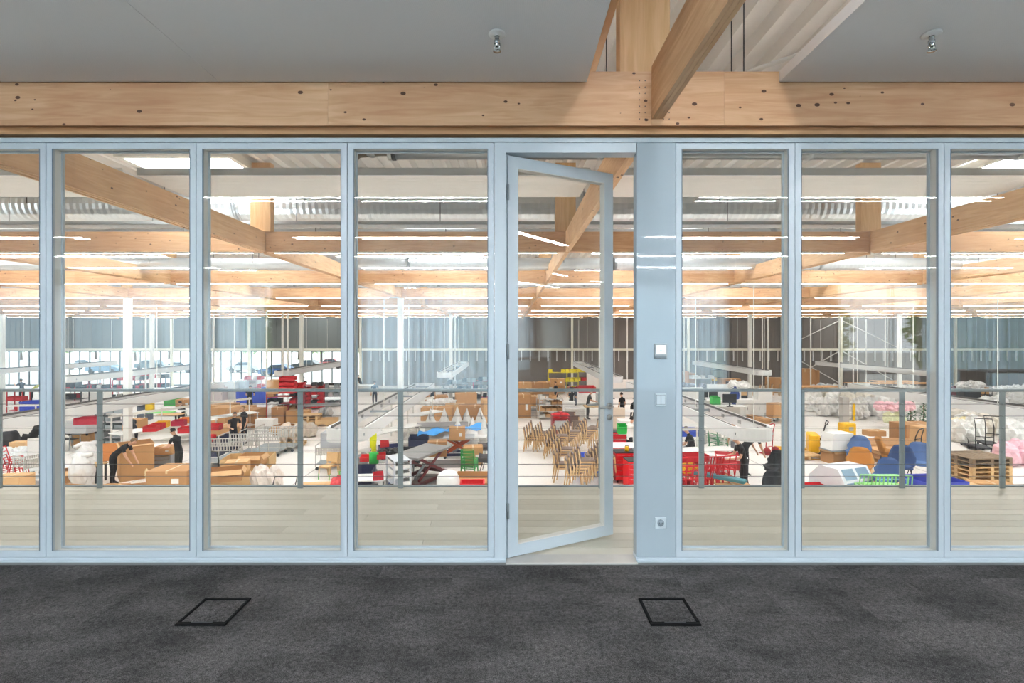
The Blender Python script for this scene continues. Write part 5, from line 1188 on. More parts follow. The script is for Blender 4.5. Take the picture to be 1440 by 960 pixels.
put(PO(plastic_bin,.6,.4,.3,(60,60,64)), 'dark bin on the bench between column and lift table', 'bin', 577, 640, .1, .3)
put(PO(bundle,37,.9,.6,.5,2,(44,44,46)), 'black bag beside the grey lift table', 'bag', 571, 660, 0)
put(PO(scissor_table,2.0,1.05,1.05,(140,138,136),(110,34,38)), 'grey topped lift table with dark red scissor frame', 'lift table', 594, 678, 1.15)
tag(link('floor_mat', MB().bbx(-1.0,1.0,-.55,.55,0,.012,.004).mesh('floor_mat', M((120,114,110), .9)), None, at(630, 652)), 'dark grey floor mat behind the lift table, further one', 'mat')
tag(link('floor_mat', MB().bbx(-1.0,1.0,-.75,.75,0,.012,.004).mesh('floor_mat', M((116,110,106), .9)), None, at(622, 675)), 'dark grey floor mat right of the lift table, nearer one', 'mat')
put(PO(scissor_table,1.25,.7,.85,(196,198,200),(190,84,40)), 'small lift table with orange scissor arms and navy base', 'lift table', 646, 640, .05)
put(PO(carton,.62,.5,.5,0), 'carton standing on the small orange lift table', 'carton', 643, 618, .1, .86)
put(PO(carton,.7,.5,.55,1), 'brown carton on the far end of the grey lift table', 'carton', 615, 640, .1, .5)
put(PO(table,2.4,1.2,.8,1,0), 'grey topped table strewn with blue film', 'table', 622, 622, .1)
def film():
    m = MB(); vs = []; n = 14
    for i in range(n+1):
        x = -1.3+2.6*i/n
        for j in range(4): vs.append((x, -.22+.15*j, .05+.3*(i/n)+.07*math.sin(i*1.3+j)+.04*j))
    m.add(vs+[(x, y, z-.02) for x, y, z in vs], [(i*4+j, i*4+j+1, i*4+j+5, i*4+j+4) for i in range(n) for j in range(3)]+[(4*(n+1)+i*4+j, 4*(n+1)+i*4+j+4, 4*(n+1)+i*4+j+5, 4*(n+1)+i*4+j+1) for i in range(n) for j in range(3)], 0, True)
    return [('film_sheet', m.mesh('film_sheet', M((70,160,232), .25, 0, .1, 3)))]
put(PO(film), 'long twist of bright blue plastic film on the grey table', 'plastic film', 633, 612, .0, .8)
cones = [(606,606),(625,605),(643,603),(659,610),(675,604),(694,607),(644,622),(660,620),(676,619),(692,621)]
for i, (x, y) in enumerate(cones): put(PO(cone_cover), 'white peaked cloth cover, %s from the left in the %s row' % (ORD[i if i < 6 else i-6], 'back' if i < 6 else 'front'), 'cloth cover', x, y, i*1.7, .25, 'white peaked covers', (.58,.58,.92))
put(PO(table,4.2,1.2,.25,0,0), 'low white platform under the back row of peaked covers', 'platform', 650, 610)
put(PO(table,2.4,1.2,.25,0,0), 'low white platform under the front row of peaked covers', 'platform', 668, 625)
for i, (x, y, w_, h) in enumerate(((615,590,1.8,.75),(668,590,1.9,.85),(640,582,1.2,.7),(655,570,1.5,.9),(614,572,1.5,.8),(690,592,1.0,1.3))):
    put(PO(carton,w_,.9,h,i % 3,False), 'brown carton in the background behind the peaked covers, %s' % ('front left','front right','between the front two','far right of middle','far left','by the door jamb')[i], 'carton', x, y, .05*i)
who('stand', 608, 578, .8, 'person in dark clothes far behind the peaked covers', (36,44,56))
put(PO(bundle,41,1.8,.7,.8,3,(238,238,236)), 'white wrapped bundle right of the far dark person', 'bundle', 619, 575, 0, .3)
for i, (x, y) in enumerate(((640,566),(660,562),(682,560))): put(PO(rack,1.8,.7,1.4,3,((90,92,96),(90,88,92),(196,60,90))[i],(DARK,CARDB,GRAYSTEEL)), '%s rack in the far background left of the door' % ('grey','dark','pink')[i], 'shelf unit', x, y)
put(PO(carton,.75,.55,.7,0), 'tall carton behind the green chair frames', 'carton', 665, 652, .1)
for i in range(7):
    o = put(PO(chair_frame,(30,150,60)), 'green chair frame in the leaning pile left of the door, %s' % (('lowest',)+tuple(ORD[j]+' from the bottom' for j in range(1,6))+('topmost',))[i], 'bare chair', 660, 678, 1.4, (0, .05*i), 'green chair frames left of the door'); 
put(PO(open_carton,1.6,.8,.42,0), 'long open carton behind the red crate', 'carton', 676, 690, -.05)
put(PO(crate,.72,.5,.42,(222,34,44)), 'red plastic crate in front left of the door', 'crate', 664, 694, .05)
put(PO(drum), 'white round plastic drum left of the red crate', 'drum', 632, 697, 0, 0, None, 1.0)
put(PO(shell_chair,(96,92,92)), 'dark grey seat shell near the door jamb, upper one', 'chair', 684, 645, 1.5)
put(PO(shell_chair,(84,80,80)), 'dark grey seat shell near the door jamb, lower one', 'chair', 686, 664, 1.4)
put(PO(table,1.0,.6,.7,0,0), 'white table between the seat shells and the small lift table', 'table', 668, 640)
# ---- through the open door
SHIFT = 0
for i, (x, y, w_, h) in enumerate(((737,556,1.2,1.1),(752,556,1.3,1.0),(769,554,1.4,.95),(782,552,1.4,.8),(784,541,1.1,.5))):
    put(PO(carton,w_,1.0,h,i % 2,i % 2 == 0), 'brown carton in the row along the far wall beyond the door, %s' % (ORD[i]+' from the left' if i < 4 else 'small one on top'), 'carton', x, y, 0, .15 if i < 4 else 1.0)
put(PO(carton,1.2,1.0,.6,0), 'carton on a trolley in the aisle beyond the door', 'carton', 753, 573, .1, .35)
put(PO(wire_trolley,1.4,1.0,.5), 'low trolley under a carton in the aisle beyond the door', 'trolley', 753, 580, .1)
put(PO(carton,.9,1.0,1.4,1), 'tall brown carton at the left edge of the door opening', 'carton', 735, 586, .1)
put(PO(rack,1.4,.7,1.2,4,(200,196,188),(CARDB,OFFW)), 'rack of slanting trays beyond the chair stacks', 'shelf unit', 773, 588, .2)
put(PO(rack,2.6,.7,1.7,3,(206,190,60),(M((240,220,40)),M((244,226,60)),RED)), 'yellow shelf unit against the far wall, left one', 'shelf unit', 792, 550)
put(PO(rack,2.0,.7,1.7,3,(200,186,66),(M((240,220,40)),RED,RED)), 'yellow and red shelf unit against the far wall, right one', 'shelf unit', 813, 550)
put(PO(plastic_bin,1.2,.8,.45,(206,30,40)), 'red bin on a far table right of the yellow shelves', 'bin', 825, 551, 0, .86)
put(PO(table,1.7,.9,.85,0,2), 'white table under the far red bin', 'table', 824, 568)
put(PO(screen_wall,1.6,1.9,(230,222,214)), 'cream partition right of the yellow shelves', 'partition', 838, 552)
who('stand', 782, 572, 2.0, 'person in black standing in the aisle beyond the door', (20,20,22), (24,24,28))
who('bend', 810, 570, 1.2, 'person in black bending below the yellow shelves', (24,24,26), (60,66,80))
who('work', 803, 585, -.6, 'person in black half hidden by the white cupboard', (30,30,32))
who('work', 826, 590, -1.5, 'person in dark trousers and pale cap at a far bench, beside the door leaf', (40,40,44), (36,38,44), (226,222,216))
put(PO(cabinet,.7,.5,1.05,(240,238,234),1), 'white cupboard beyond the chair stacks', 'cupboard', 799, 589)
put(PO(drawer_cabinet,1.1,.6,.75,(206,200,192),5,(230,228,224)), 'pale drawer unit right of the white cupboard', 'drawer unit', 813, 592)
put(PO(table,1.4,.8,.9,3,0), 'wood topped bench beside the door leaf edge', 'bench', 837, 592)
put(PO(drawer_cabinet,.85,.6,1.15,(150,30,36),5,(190,24,34)), 'dark red drawer tower with label beyond the chair stacks', 'drawer tower', 788, 617, .05)
tag(link('paper_sign', MB().bx(-.3,.3,-.01,.0,0,.42).mesh('paper_sign', M((206,208,208), .5)), None, at(788, 602, .66)+Vector((0,-.42,0))), 'grey framed sheet on the dark red drawer tower', 'sign')
for i, x in enumerate((783, 788.5, 794)): put(PO(can,.17,.22,(222,26,40)), 'bright red pot on the drawer tower, %s' % ('left','middle','right')[i], 'pot', x, 587, 0, 1.19)
chair_stack(746, 633, 4, 0.0, 'leftmost in the group')
chair_stack(759, 634, 4, 0.0, 'second from the left')
chair_stack(775, 643, 5, 0.0, 'in front of the red tower')
chair_stack(797, 634, 5, 0.0, 'right of the red tower')
chair_stack(816, 633, 5, 0.0, 'right, behind the blue crate')
chair_stack(789, 656, 3, 0.0, 'left of the blue crate')
chair_stack(790, 676, 2, 0.0, 'front left of the group')
chair_stack(809, 682, 5, 0.0, 'front middle of the group')
chair_stack(837, 680, 5, 0.0, 'front right, beside the door leaf')
for i, (x, y) in enumerate(((801,606),(806,613),(812,622))):
    put(PO(wood_chair,1), 'oak chair seen from behind among the stacks, %s one' % ('back','middle','front')[i], 'chair', x, y, 1.5, 0, 'oak chairs seen from behind', 1.25, 'oak_chair')
put(PO(wood_chair,1), 'single oak chair standing apart, left of the door handle', 'chair', 836, 614, 2.6, 0, None, 1.1)
put(PO(crate,1.15,.75,.55,(66,104,214)), 'blue plastic crate among the chair stacks', 'crate', 829, 659, .05, .2)
put(PO(pallet,1.2,.8,0), 'wooden pallet under the blue crate among the chairs', 'pallet', 829, 663, .05)
# right of the door leaf
who('stand', 875, 596, .6, 'person in black behind the door handle, left of two', (18,18,20), (20,20,24))
who('bend', 889, 592, -1.3, 'person in black bending, right of the door handle', (18,18,20), (22,22,26))
put(PO(table,1.8,.8,.85,0,0), 'white table beside the person in black right of the door leaf', 'table', 882, 598)
put(PO(screen_wall,1.8,1.5,(226,218,210)), 'cream partition far back right of the door leaf', 'partition', 877, 560)
put(PO(cabinet,.7,.5,1.2,(222,206,186),1), 'beige cupboard directly right of the door stile', 'cupboard', 868, 606)
put(PO(cabinet,1.1,.7,.9,(238,236,232),2), 'white cabinet seen between door leaf and solid panel', 'cabinet', 885, 616)
put(PO(plastic_bin,.4,.35,.4,(40,170,70)), 'green bin between door leaf and solid panel', 'bin', 875, 609, 0, .8)
put(PO(drawer_cabinet,1.0,.6,.8,(206,24,40),3), 'red drawer unit left of the person in white', 'drawer unit', 870, 632)
put(PO(table,1.3,.9,.75,0,2), 'white bench left of the person in white', 'bench', 872, 650)
who('reach', 885, 648, -1.2, 'person in white shirt with dark hair working right of the door leaf', (236,232,226), (30,30,34), (40,30,26), .98)
put(PO(drawer_cabinet,.72,.55,1.0,(206,18,30),5), 'red tool cabinet right of the door leaf, left one', 'tool cabinet', 875, 676, .05)
put(PO(drawer_cabinet,.62,.55,.95,(210,20,32),5), 'red tool cabinet partly hidden by the solid panel', 'tool cabinet', 893, 688, .1)
put(PO(jacket,(112,122,140)), 'blue grey denim jacket hanging on the left red tool cabinet', 'jacket', 879, 680, .2, -.25, None, (.95,.8,.85))
put(PO(can,.07,.15,(240,190,30)), 'yellow can on the left red tool cabinet', 'can', 879, 634, 0, 1.03)
# ---- first pane right of the solid panel
put(PO(rack,1.5,.6,2.0,3,(50,50,52),(CARDB,DARK,YELLOW)), 'black shelf unit against the far wall right of the solid panel', 'shelf unit', 1013, 553)
for i, (x, y, w_, h) in enumerate(((958,553,1.0,1.9),(967,553,.9,1.7),(1025,553,1.6,1.3),(1094,552,1.8,1.3))):
    put(PO(carton,w_,.9,h,1,False), 'brown carton against the far wall right of the solid panel, %s from the left' % ORD[i], 'carton', x, y)
put(PO(rack,2.2,.7,1.3,2,(206,202,196),(OFFW,)), 'pale frame shelf against the far wall right of the solid panel', 'shelf unit', 984, 553)
put(PO(bundle,43,2.0,.8,.9,3,(130,128,134)), 'grey and red heap of wrapped cushions far back right of the solid panel', 'bundle', 974, 553, 0, .6)
put(PO(bundle,44,.9,.6,.5,2,(196,50,70)), 'red wrapped cushion lying beside the grey heap', 'bundle', 986, 555, 0, .6)
put(PO(table,5,1.2,.6,0,0), 'white table under the cushion heap far back', 'table', 976, 566)
put(PO(bundle,45,1.3,.8,.8,2,(242,240,236)), 'round white bag on a dark stand far back', 'bag', 1038, 548, 0, 1.3)
put(PO(cabinet,1.6,.8,1.3,(40,38,40),2), 'dark cupboard carrying the round white bag', 'cupboard', 1038, 560)
put(PO(carton,5.0,.9,.35,2,False), 'long flat carton on the far table right of the solid panel', 'carton', 998, 549, 0, .9)
for i in range(5): put(PO(wood_chair,1), 'white covered chair in the far row left of the fifth mullion, %s from the left' % ORD[i], 'chair', 1064+9*i, 556, 2.5, 0, 'far row of pale chairs', 1.1)
put(PO(screen_wall,1.8,1.35), 'white low partition in the near office area, leftmost', 'partition', 970, 572)
put(PO(office_desk), 'white desk with two screens right of the solid panel', 'desk', 995, 580, 0, 0, None, 1.1)
for i, x in enumerate((990, 1003)): put(PO(monitor), '%s screen on the white desk right of the solid panel' % ('dark left', 'dark right')[i], 'monitor', x, 562, 3.2, .82)
put(PO(plastic_bin,.5,.4,.5,(60,190,80)), 'green bin on the white desk right of the solid panel', 'bin', 1006, 567, 0, .82)
put(PO(screen_wall,2.4,1.5,(226,226,224)), 'white partition behind the white desk', 'partition', 1018, 570)
put(PO(office_desk), 'white desk with black screen beside the blue overall', 'desk', 1026, 588, 0, 0, None, 1.1)
put(PO(monitor), 'large black screen on the desk beside the blue overall', 'monitor', 1026, 570, 3.1, .82, None, 1.4)
put(PO(jacket,(48,72,140)), 'blue overall hanging on a stand in the office area', 'overall', 1034, 586, .2, .1, None, (1.0,1.0,1.25))
put(PO(coat_stand), 'stand carrying the blue overall', 'stand', 1034, 588, 0, 0, None, 1.2)
put(PO(cabinet,1.4,.6,1.1,(238,236,232),2), 'white cupboard right of the blue overall', 'cupboard', 1050, 588)
put(PO(screen_wall,.85,1.75,(240,238,234)), 'tall white panel left of the carton trolley', 'panel', 1076, 588)
put(PO(board_stack,5,.5,1.7,21), 'brown boards leaning beside the tall white panel', 'boards', 1066, 592, .1)
put(PO(carton,.8,.6,.8,0), 'carton on a trolley left of the fifth mullion', 'carton', 1091, 586, .2, .3)
put(PO(wire_trolley,.9,.7,.4), 'low trolley under the carton left of the fifth mullion', 'trolley', 1091, 591, .2)
put(PO(hand_truck,(200,40,46)), 'red hand truck standing right of the near supply loop', 'hand truck', 1082, 636, .5, 0, None, 1.05)
who('sit', 976, 655, .9, 'seated person in black beside a black chair right of the solid panel', (22,22,24), (26,26,30), (60,46,38), 1.1)
put(PO(shell_chair,(26,26,28)), 'black upholstered chair beside the seated person', 'chair', 962, 655, 1.2)
put(PO(plastic_bin,.8,.6,.3,(56,84,190)), 'blue tray with cables right of the solid panel', 'tray', 968, 612, 0, .8)
put(PO(table,1.4,.8,.8,0,2), 'white table under the blue tray with cables', 'table', 968, 622)
put(PO(wire_trolley,.9,.6,1.1), 'wire trolley with green parts under the supply loop', 'trolley', 1010, 650, .4)
for i in range(3): put(PO(chair_frame,(90,150,110)), 'sage green chair frame on the wire trolley, %s' % ('lowest','middle','topmost')[i], 'bare chair', 1010, 642, .4, (.3, .16*i), 'sage green frames')
who('walk', 1033, 655, .3, 'worker in grey trousers half hidden below the supply loop', (206,204,200), (120,122,128), (60,48,40))
who('bend', 1046, 668, -1.4, 'worker in black bending over behind the near worker', (20,20,22), (26,26,28), (50,40,34), 1.1)
who('work', 1046, 694, 1.5, 'near worker in black shirt looking down at the red frames', (26,26,28), (34,34,38), (70,52,40), 1.08)
for i in range(14):
    a, b = i % 2, i//2
    put(PO(chair_frame,(204,16,32)), 'red tubular chair frame in the large pile, %s row, %s from the left' % (('lower','upper')[a], ORD[b]), 'bare chair', 974+8*b, 690-5*a, 1.5+.05*b, (.3, .14*a+.01*b), 'large pile of red chair frames', 1.15)
put(PO(rack,1.1,.8,.7,2,(206,166,118),(RED,RED)), 'low wooden shelf filled with red parts under the red frames', 'shelf unit', 966, 698, .35)
put(PO(table,1.5,1.0,.3,3,2), 'wooden table under the large pile of red frames', 'table', 1008, 692, .1)
tag(link('parts_strip', MB().bbx(-.75,.75,-.12,.12,0,.1,.02).mesh('parts_strip', M((70,130,140), .6)), None, at(1018, 668, .85), -.75), 'teal strip of small parts beside the red pile', 'parts strip')
put(PO(table,1.4,.5,.84,0,2), 'narrow table under the teal strip', 'table', 1018, 690, -.75)
put(PO(plastic_bin,.85,.5,.5,(200,60,66)), 'faded red bin left of the near worker', 'bin', 1025, 672, -.3, .45)
put(PO(plastic_bin,.5,.35,.22,(240,196,40)), 'yellow bin on the bench behind the red pile', 'bin', 977, 659, .2, .85)
put(PO(plastic_bin,.8,.4,.22,(206,30,40)), 'red bin next to the yellow one behind the red pile', 'bin', 984, 655, .1, .9)
put(PO(bench,2.4,.7,.85), 'white bench behind the red pile of frames', 'bench', 985, 664, .15)
put(PO(carton,.95,.7,.32,0), 'carton handled by the near worker, top open to papers', 'carton', 1037, 697, .1, .45)
put(PO(carton,.8,.6,.44,1,False), 'brown carton under the near worker\'s carton', 'carton', 1037, 703, .1)
put(PO(shell_chair,(26,27,30)), 'black high backed chair left of the fifth mullion, upper one', 'chair', 1092, 678, 2.2, 0, None, 1.0)
put(PO(shell_chair,(40,42,46)), 'dark round backed chair at the bottom left of the fifth mullion', 'chair', 1090, 712, 3.0, 0, None, .95)
# ---- pane with the yellow machines
put(PO(pallet_truck), 'yellow electric pallet truck with black tiller', 'pallet truck', 1140, 640, 1.2, 0, None, 1.02)
put(PO(pallet,1.2,.8,0), 'pallet carried on the yellow truck forks', 'pallet', 1128, 644, .2, .05)
put(PO(yellow_machine), 'yellow upright charging cabinet behind the light shade', 'charging cabinet', 1191, 636, .15, 0, None, (1,1,1.12))
tag(link('grey_pillar', MB().bbx(-.16,.16,-.16,.16,0,1.9,.01).mesh('grey_pillar', M((186,182,176), .5)), None, at(1187, 612)), 'short grey pillar behind the yellow charging cabinet', 'pillar')
tag(link('safety_bollard', MB().lathe([(0,0),(.09,0),(.07,.04),(.07,.95),(.05,.99),(0,1.0)], 12).mesh('safety_bollard', YELLOW), None, at(1201, 590)), 'yellow safety bollard in front of the wrapped goods', 'bollard')
tag(link('safety_bollard', MB().lathe([(0,0),(.07,0),(.06,.03),(.06,.5),(.04,.53),(0,.54)], 12).mesh('safety_bollard', YELLOW), None, at(1217, 632)), 'short yellow bollard left of the cardboard stack', 'bollard')
tag(link('floor_mat', MB().bbx(-1.1,1.1,-.6,.6,0,.014,.004).mesh('floor_mat', M((168,146,110), .9)), None, at(1146, 634), -.25), 'brown floor mat with yellow edge by the pallet truck', 'mat')
mm = tag(link('floor_marking', MB().bx(-1.3,1.3,-.07,.07,0,.006).mesh('floor_marking', YELLOW), None, at(1150, 646), -.25), 'yellow floor marking in front of the brown mat', 'marking')
W = [(1136,568,1.6,1.1,46),(1150,558,2.0,1.0,47),(1148,578,1.5,.9,48),(1166,584,1.9,1.35,49),(1180,574,2.0,1.3,50),(1207,575,2.4,1.5,51),(1204,588,1.5,1.2,52),(1222,586,1.8,1.3,53),(1238,583,1.8,1.2,54),(1178,566,2.0,1.1,55),(1255,590,1.6,1.2,56),(1262,575,2.6,1.0,57),(1290,580,2.4,1.1,58),(1350,592,1.6,1.0,59),(1342,575,2.0,.9,60),(1372,582,2.0,1.0,61),(1400,588,1.8,1.0,62),(1425,592,2.0,1.1,63),(1396,574,2.2,1.0,64),(1436,567,2.2,1.0,65),(1358,622,1.5,1.35,66),(1382,610,1.5,1.2,67),(1434,622,1.6,1.2,68),(1418,608,1.3,1.0,69),(1365,607,1.6,1.2,70)]
wl = ['far left against the fifth mullion','far back above the leftmost','by the fifth mullion, lower','in front, left of the grey pillar','right behind the grey pillar','tall one right of the grey pillar','below the tall one, beside the bollard','right of the bollard','under the pink bags','far back left of the pillar','left of the railing post, front','left of the sixth mullion, far','left of the sixth mullion by the green plants','just right of the sixth mullion','right of the sixth mullion, far','above the black trolleys','right of the black trolleys','right edge, middle row','far back above the trolleys','far right back','large creamy one left of the black trolleys','behind the left black trolley','right edge, behind the pink bags','between post and right edge','behind the large creamy one']
for i, (x, y, w_, h, sd) in enumerate(W):
    put(PO(bundle,sd,w_,1.0,h,3,((226,224,220),(212,210,206),(236,234,228),(222,214,200))[sd % 4]), 'plastic wrapped furniture, %s' % wl[i], 'bundle', x, y, .1*(i % 5), 0, 'plastic wrapped furniture on the right')
for i, (x, y) in enumerate(((1244,577),(1262,578),(1272,577))): put(PO(bundle,80+i,.9,.6,.6,2,(240,190,196)), 'pale pink wrapped cushion on the goods, %s' % ('left','right of the railing post, front','right of the railing post, rear')[i], 'cushion', x, y, 0, .9)
for i, (x, y) in enumerate(((1422,652),(1436,646))): put(PO(bundle,84+i,1.1,.9,1.0,2,(236,190,200)), 'pink plastic wrapped bundle at the right edge, %s' % ('left','right')[i], 'bundle', x, y)
put(PO(bundle,88,.9,.7,.5,2,(240,226,170)), 'pale yellow wrapped cushion right of the sixth mullion', 'cushion', 1354, 602, 0, .6)
put(PO(bundle,89,.9,.7,.7,2,(228,232,190)), 'pale lime wrapped cushion left of the railing post', 'cushion', 1258, 594, 0, .3)
def wrapped_plant():
    f = MB()
    rr = random.Random(4)
    for i in range(260):
        z = rr.uniform(.2, 1.5); r = .2*(1.1-z/1.9); a = rr.uniform(0, 6.28); c = Vector((r*math.cos(a), r*math.sin(a), z)); u = Vector((math.cos(a), math.sin(a), .6)).normalized()*.09; v = Vector((-math.sin(a), math.cos(a), 0))*.035
        f.add([c, c+u*.6-v, c+u*1.2, c+u*.6+v], [(0,1,2,3)])
    return [('foliage', f.mesh('foliage', M((44,110,66), .7, 0, .2))), ('stem', MB().tube([(0,0,.2),(0,0,1.4)], .025, 6).mesh('stem', PALLETD)), ('pot', MB().lathe([(0,0),(.14,0),(.18,.26),(.16,.26),(0,.24)], 12).mesh('pot', DARK))]
for i, (x, y) in enumerate(((1281,598),(1299,599))): put(PO(wrapped_plant), 'slim dark green plant column behind the big carton, %s' % ('left','right')[i], 'plant', x, y)
def light_box():
    m = MB().prism([(-.5,0),(.5,0),(.42,.62),(-.42,.62)], 'y', -.3, .3); r = MB().bbx(-.53,.53,-.33,.33,-.05,0,.01)
    return [('white_shade', m.mesh('white_shade', WHITE)), ('lower_rim', r.mesh('lower_rim', GRAYSTEEL))]
put(PO(light_box), 'white trapezoid shade standing on a brown carton', 'shade', 1176, 640, .15, .55)
put(PO(open_carton,.8,.65,.52,1,.12), 'brown carton under the white trapezoid shade', 'carton', 1174, 660, .15)
put(PO(carton,.7,.5,.3,0,False), 'low white and brown box between shade and blue armchair', 'carton', 1190, 656, .3)
put(PO(plastic_bin,.5,.4,.25,(206,30,44)), 'red bin behind the white shade', 'bin', 1178, 627, .2, .6)
put(PO(plastic_bin,.5,.4,.3,(200,30,60)), 'crimson bin between white shade and blue armchair', 'bin', 1197, 645, .2, .3)
put(PO(shell_chair,(92,120,164)), 'light blue upholstered armchair left of the orange one', 'armchair', 1202, 667, 2.25, 0, None, 1.12)
put(PO(shell_chair,(200,136,62)), 'mustard orange upholstered armchair in the blue group', 'armchair', 1224, 680, 2.3, 0, None, 1.15)
put(PO(shell_chair,(56,78,120)), 'dark blue armchair behind the blue crate', 'armchair', 1264, 687, 2.5, 0, None, 1.1)
put(PO(shell_chair,(84,112,158)), 'light blue armchair with round back right of the railing post', 'armchair', 1294, 672, 2.6, 0, None, 1.12)
put(PO(shell_chair,(176,120,58)), 'mustard armchair back half hidden behind the orange one', 'armchair', 1248, 657, -2.2, 0, None, 1.08)
put(PO(shell_chair,(70,96,142)), 'blue armchair between orange armchair and railing post', 'armchair', 1246, 694, 2.2, 0, None, 1.05)
for i in range(4): put(PO(pallet,.9,.8,0), 'wooden pallet under the armchair group, %s' % ('far left','left','right','far right')[i], 'pallet', 1200+22*i, 676+6*i, -.5, -.145+.15)
def appliance():
    b = MB().prism([(-.55,0),(.55,0),(.55,.35),(.2,.72),(-.35,.72),(-.55,.4)], 'x', -.6, .6); w1 = MB(); 
    for i, (a, c) in enumerate(((-.5,-.05),(.05,.5))):
        w1.add([(a,-.557,.08),(c,-.557,.08),(c,-.557,.36),(a,-.557,.36)], [(0,1,2,3)]); w1.add([(a,-.54,.44),(c,-.54,.44),(c,-.38,.7),(a,-.38,.7)], [(0,1,2,3)])
    return [('cabinet_body', b.mesh('cabinet_body', M((228,232,234), .35))), ('grey_windows', w1.mesh('grey_windows', M((130,156,176), .25)))]
put(PO(appliance), 'white slanted display unit with two blue grey windows', 'display unit', 1180, 690, .35, 0, None, 1.1)
for i in range(9): put(PO(chair_frame,(140,206,120)), 'light green chair frame lying in the front row, %s from the left' % ORD[i], 'bare chair', 1220+5.5*i, 700, 1.2, .35, 'light green chair frames')
put(PO(table,1.5,.8,.34,0,2), 'low white table under the light green frames', 'table', 1244, 698, .05)
put(PO(plastic_bin,1.0,.6,.3,(206,22,38)), 'red bin at the bottom right of the fifth mullion', 'bin', 1142, 694, .1)
put(PO(crate,1.3,.9,.72,(52,64,170)), 'big blue plastic tub left of the sixth mullion', 'tub', 1308, 703, .1)
def basket():
    m = MB(); n = 6
    for i in range(n+1):
        x = -.55+1.1*i/n
        for y in (-.3, .3): m.tube([(x,y,0),(x,y,.7)], .008, 4)
    for z in (0, .25, .5, .7): m.tube([(-.55,-.3,z),(.55,-.3,z),(.55,.3,z),(-.55,.3,z)], .01, 4, 0, True)
    return [('wire_sides', m.mesh('wire_sides', M((120,180,200), .4))), ('wire_floor', MB().bx(-.54,.54,-.29,.29,.0,.01).mesh('wire_floor', GRAYSTEEL))]
put(PO(basket), 'pale blue wire basket in front of the blue tub', 'basket', 1274, 707, .05, 0, None, 1.0)
for i in range(7): put(PO(board_stack,1,1.55,1.0,30+i), 'brown board in the stack behind the armchairs, %s' % (('lowest',)+tuple(ORD[j]+' from the bottom' for j in range(1,6))+('topmost',))[i], 'board', 1254, 648, .05, (0, .15+.06*i), 'boards stacked behind the armchairs')
put(PO(pallet,1.5,1.0,0), 'pallet under the stack of brown boards', 'pallet', 1254, 648, .05)
put(PO(board_stack,2,3.0,1.4,40), 'wide flat boards on the floor behind the board stack', 'boards', 1246, 622, .05, .15)
put(PO(pallet,2.2,1.2,0), 'pallet under the wide flat boards', 'pallet', 1246, 625, .05)
put(PO(carton,.8,.5,.25,0,False), 'small brown box on the wide flat boards', 'carton', 1229, 612, 0, .27)
put(PO(carton,1.6,1.0,.85,1,False), 'big pinkish brown carton behind the sixth mullion', 'carton', 1285, 622, .05)
put(PO(carton,.9,.8,1.1,2,False), 'beige wrapped carton at the left side of the sixth mullion', 'carton', 1304, 636, .1)
put(PO(hand_truck,(30,30,32)), 'black hand pallet lifter beside the board stack', 'hand truck', 1290, 645, .4)
# ---- right of the sixth mullion
for i, (x, y) in enumerate(((1378,632),(1392,630),(1368,628))): put(PO(trolley_frame), 'black push trolley in front of the wrapped goods, %s' % ('middle','right','left, low')[i], 'trolley', x, y, -.4, 0, None, (1,1,1.25) if i < 2 else (1,1,.4))
for i in range(6): put(PO(pallet,1.55,1.1,1 if i > 3 else 0), 'wooden pallet in the stack right of the sixth mullion, %s' % (('lowest',)+tuple(ORD[j]+' from the bottom' for j in range(1,5))+('topmost',))[i], 'pallet', 1372, 674, .12, (0, .145*i), 'pallet stack right of the sixth mullion')
put(PO(pallet_collar,1.4,1.0,.3), 'pale pallet on the floor behind the pallet stack', 'pallet', 1358, 652, .1)
put(PO(board_stack,2,1.1,.8,44), 'sheets of cardboard lying on the pale pallet', 'boards', 1356, 644, .1, .31)
put(PO(carton,1.1,.5,.3,2,False), 'pale wooden box in front, right of the sixth mullion', 'box', 1356, 693, .1)
put(PO(carton,1.15,.45,.28,0,False), 'long pale wooden box in front, next to the railing post', 'box', 1392, 694, -.2)
put(PO(table,1.6,.8,.3,4,1), 'low dark platform at the lower right corner', 'platform', 1432, 698, .1)
put(PO(bundle,90,1.3,.9,1.1,1,(110,24,34)), 'dark red round cushion far back right of the sixth mullion', 'cushion', 1346, 556, 0, .3)
put(PO(carton,2.0,1.0,.7,0,False), 'carton with white goods far back right of the sixth mullion', 'carton', 1365, 557, 0, .2)
put(PO(bundle,91,1.9,.8,.8,3,(240,238,234)), 'white goods heaped on the far carton right of the sixth mullion', 'bundle', 1365, 548, 0, .85)
for i, (x, y, w_) in enumerate(((1140,559,4.0),(1228,556,4.2),(1256,552,3.4),(1300,556,3.6))):
    put(PO(table,w_,1.2,.95,2,0), 'orange topped table far back on the right, %s from the left' % ORD[i], 'table', x, y)
for i, (x, y, w_, h) in enumerate(((1128,549,1.6,2.0),(1139,549,1.2,1.8))): put(PO(carton,w_,.9,h,1,False), 'dark brown carton at the far wall right of the fifth mullion, %s' % ('left','right')[i], 'carton', x, y)
for i, (x, y) in enumerate(((1155,556),(1165,554),(1175,556),(1212,557),(1283,558),(1318,556),(1385,556),(1410,557),(1430,556))):
    put(PO(bundle,92+i,1.8,.9,1.0,3,((190,196,200),(232,230,226),(216,214,210))[i % 3]), 'wrapped goods along the far wall on the right, %s from the left' % ORD[i], 'bundle', x, y, 0, 0, 'wrapped goods along the far wall')
for i, (x, y) in enumerate(((1385,566),(1392,568))): put(PO(chair_frame,(40,40,42)), 'dark chair frame among the far goods at the right, %s' % ('left','right')[i], 'bare chair', x, y, 1.0, 0, None, 1.4)
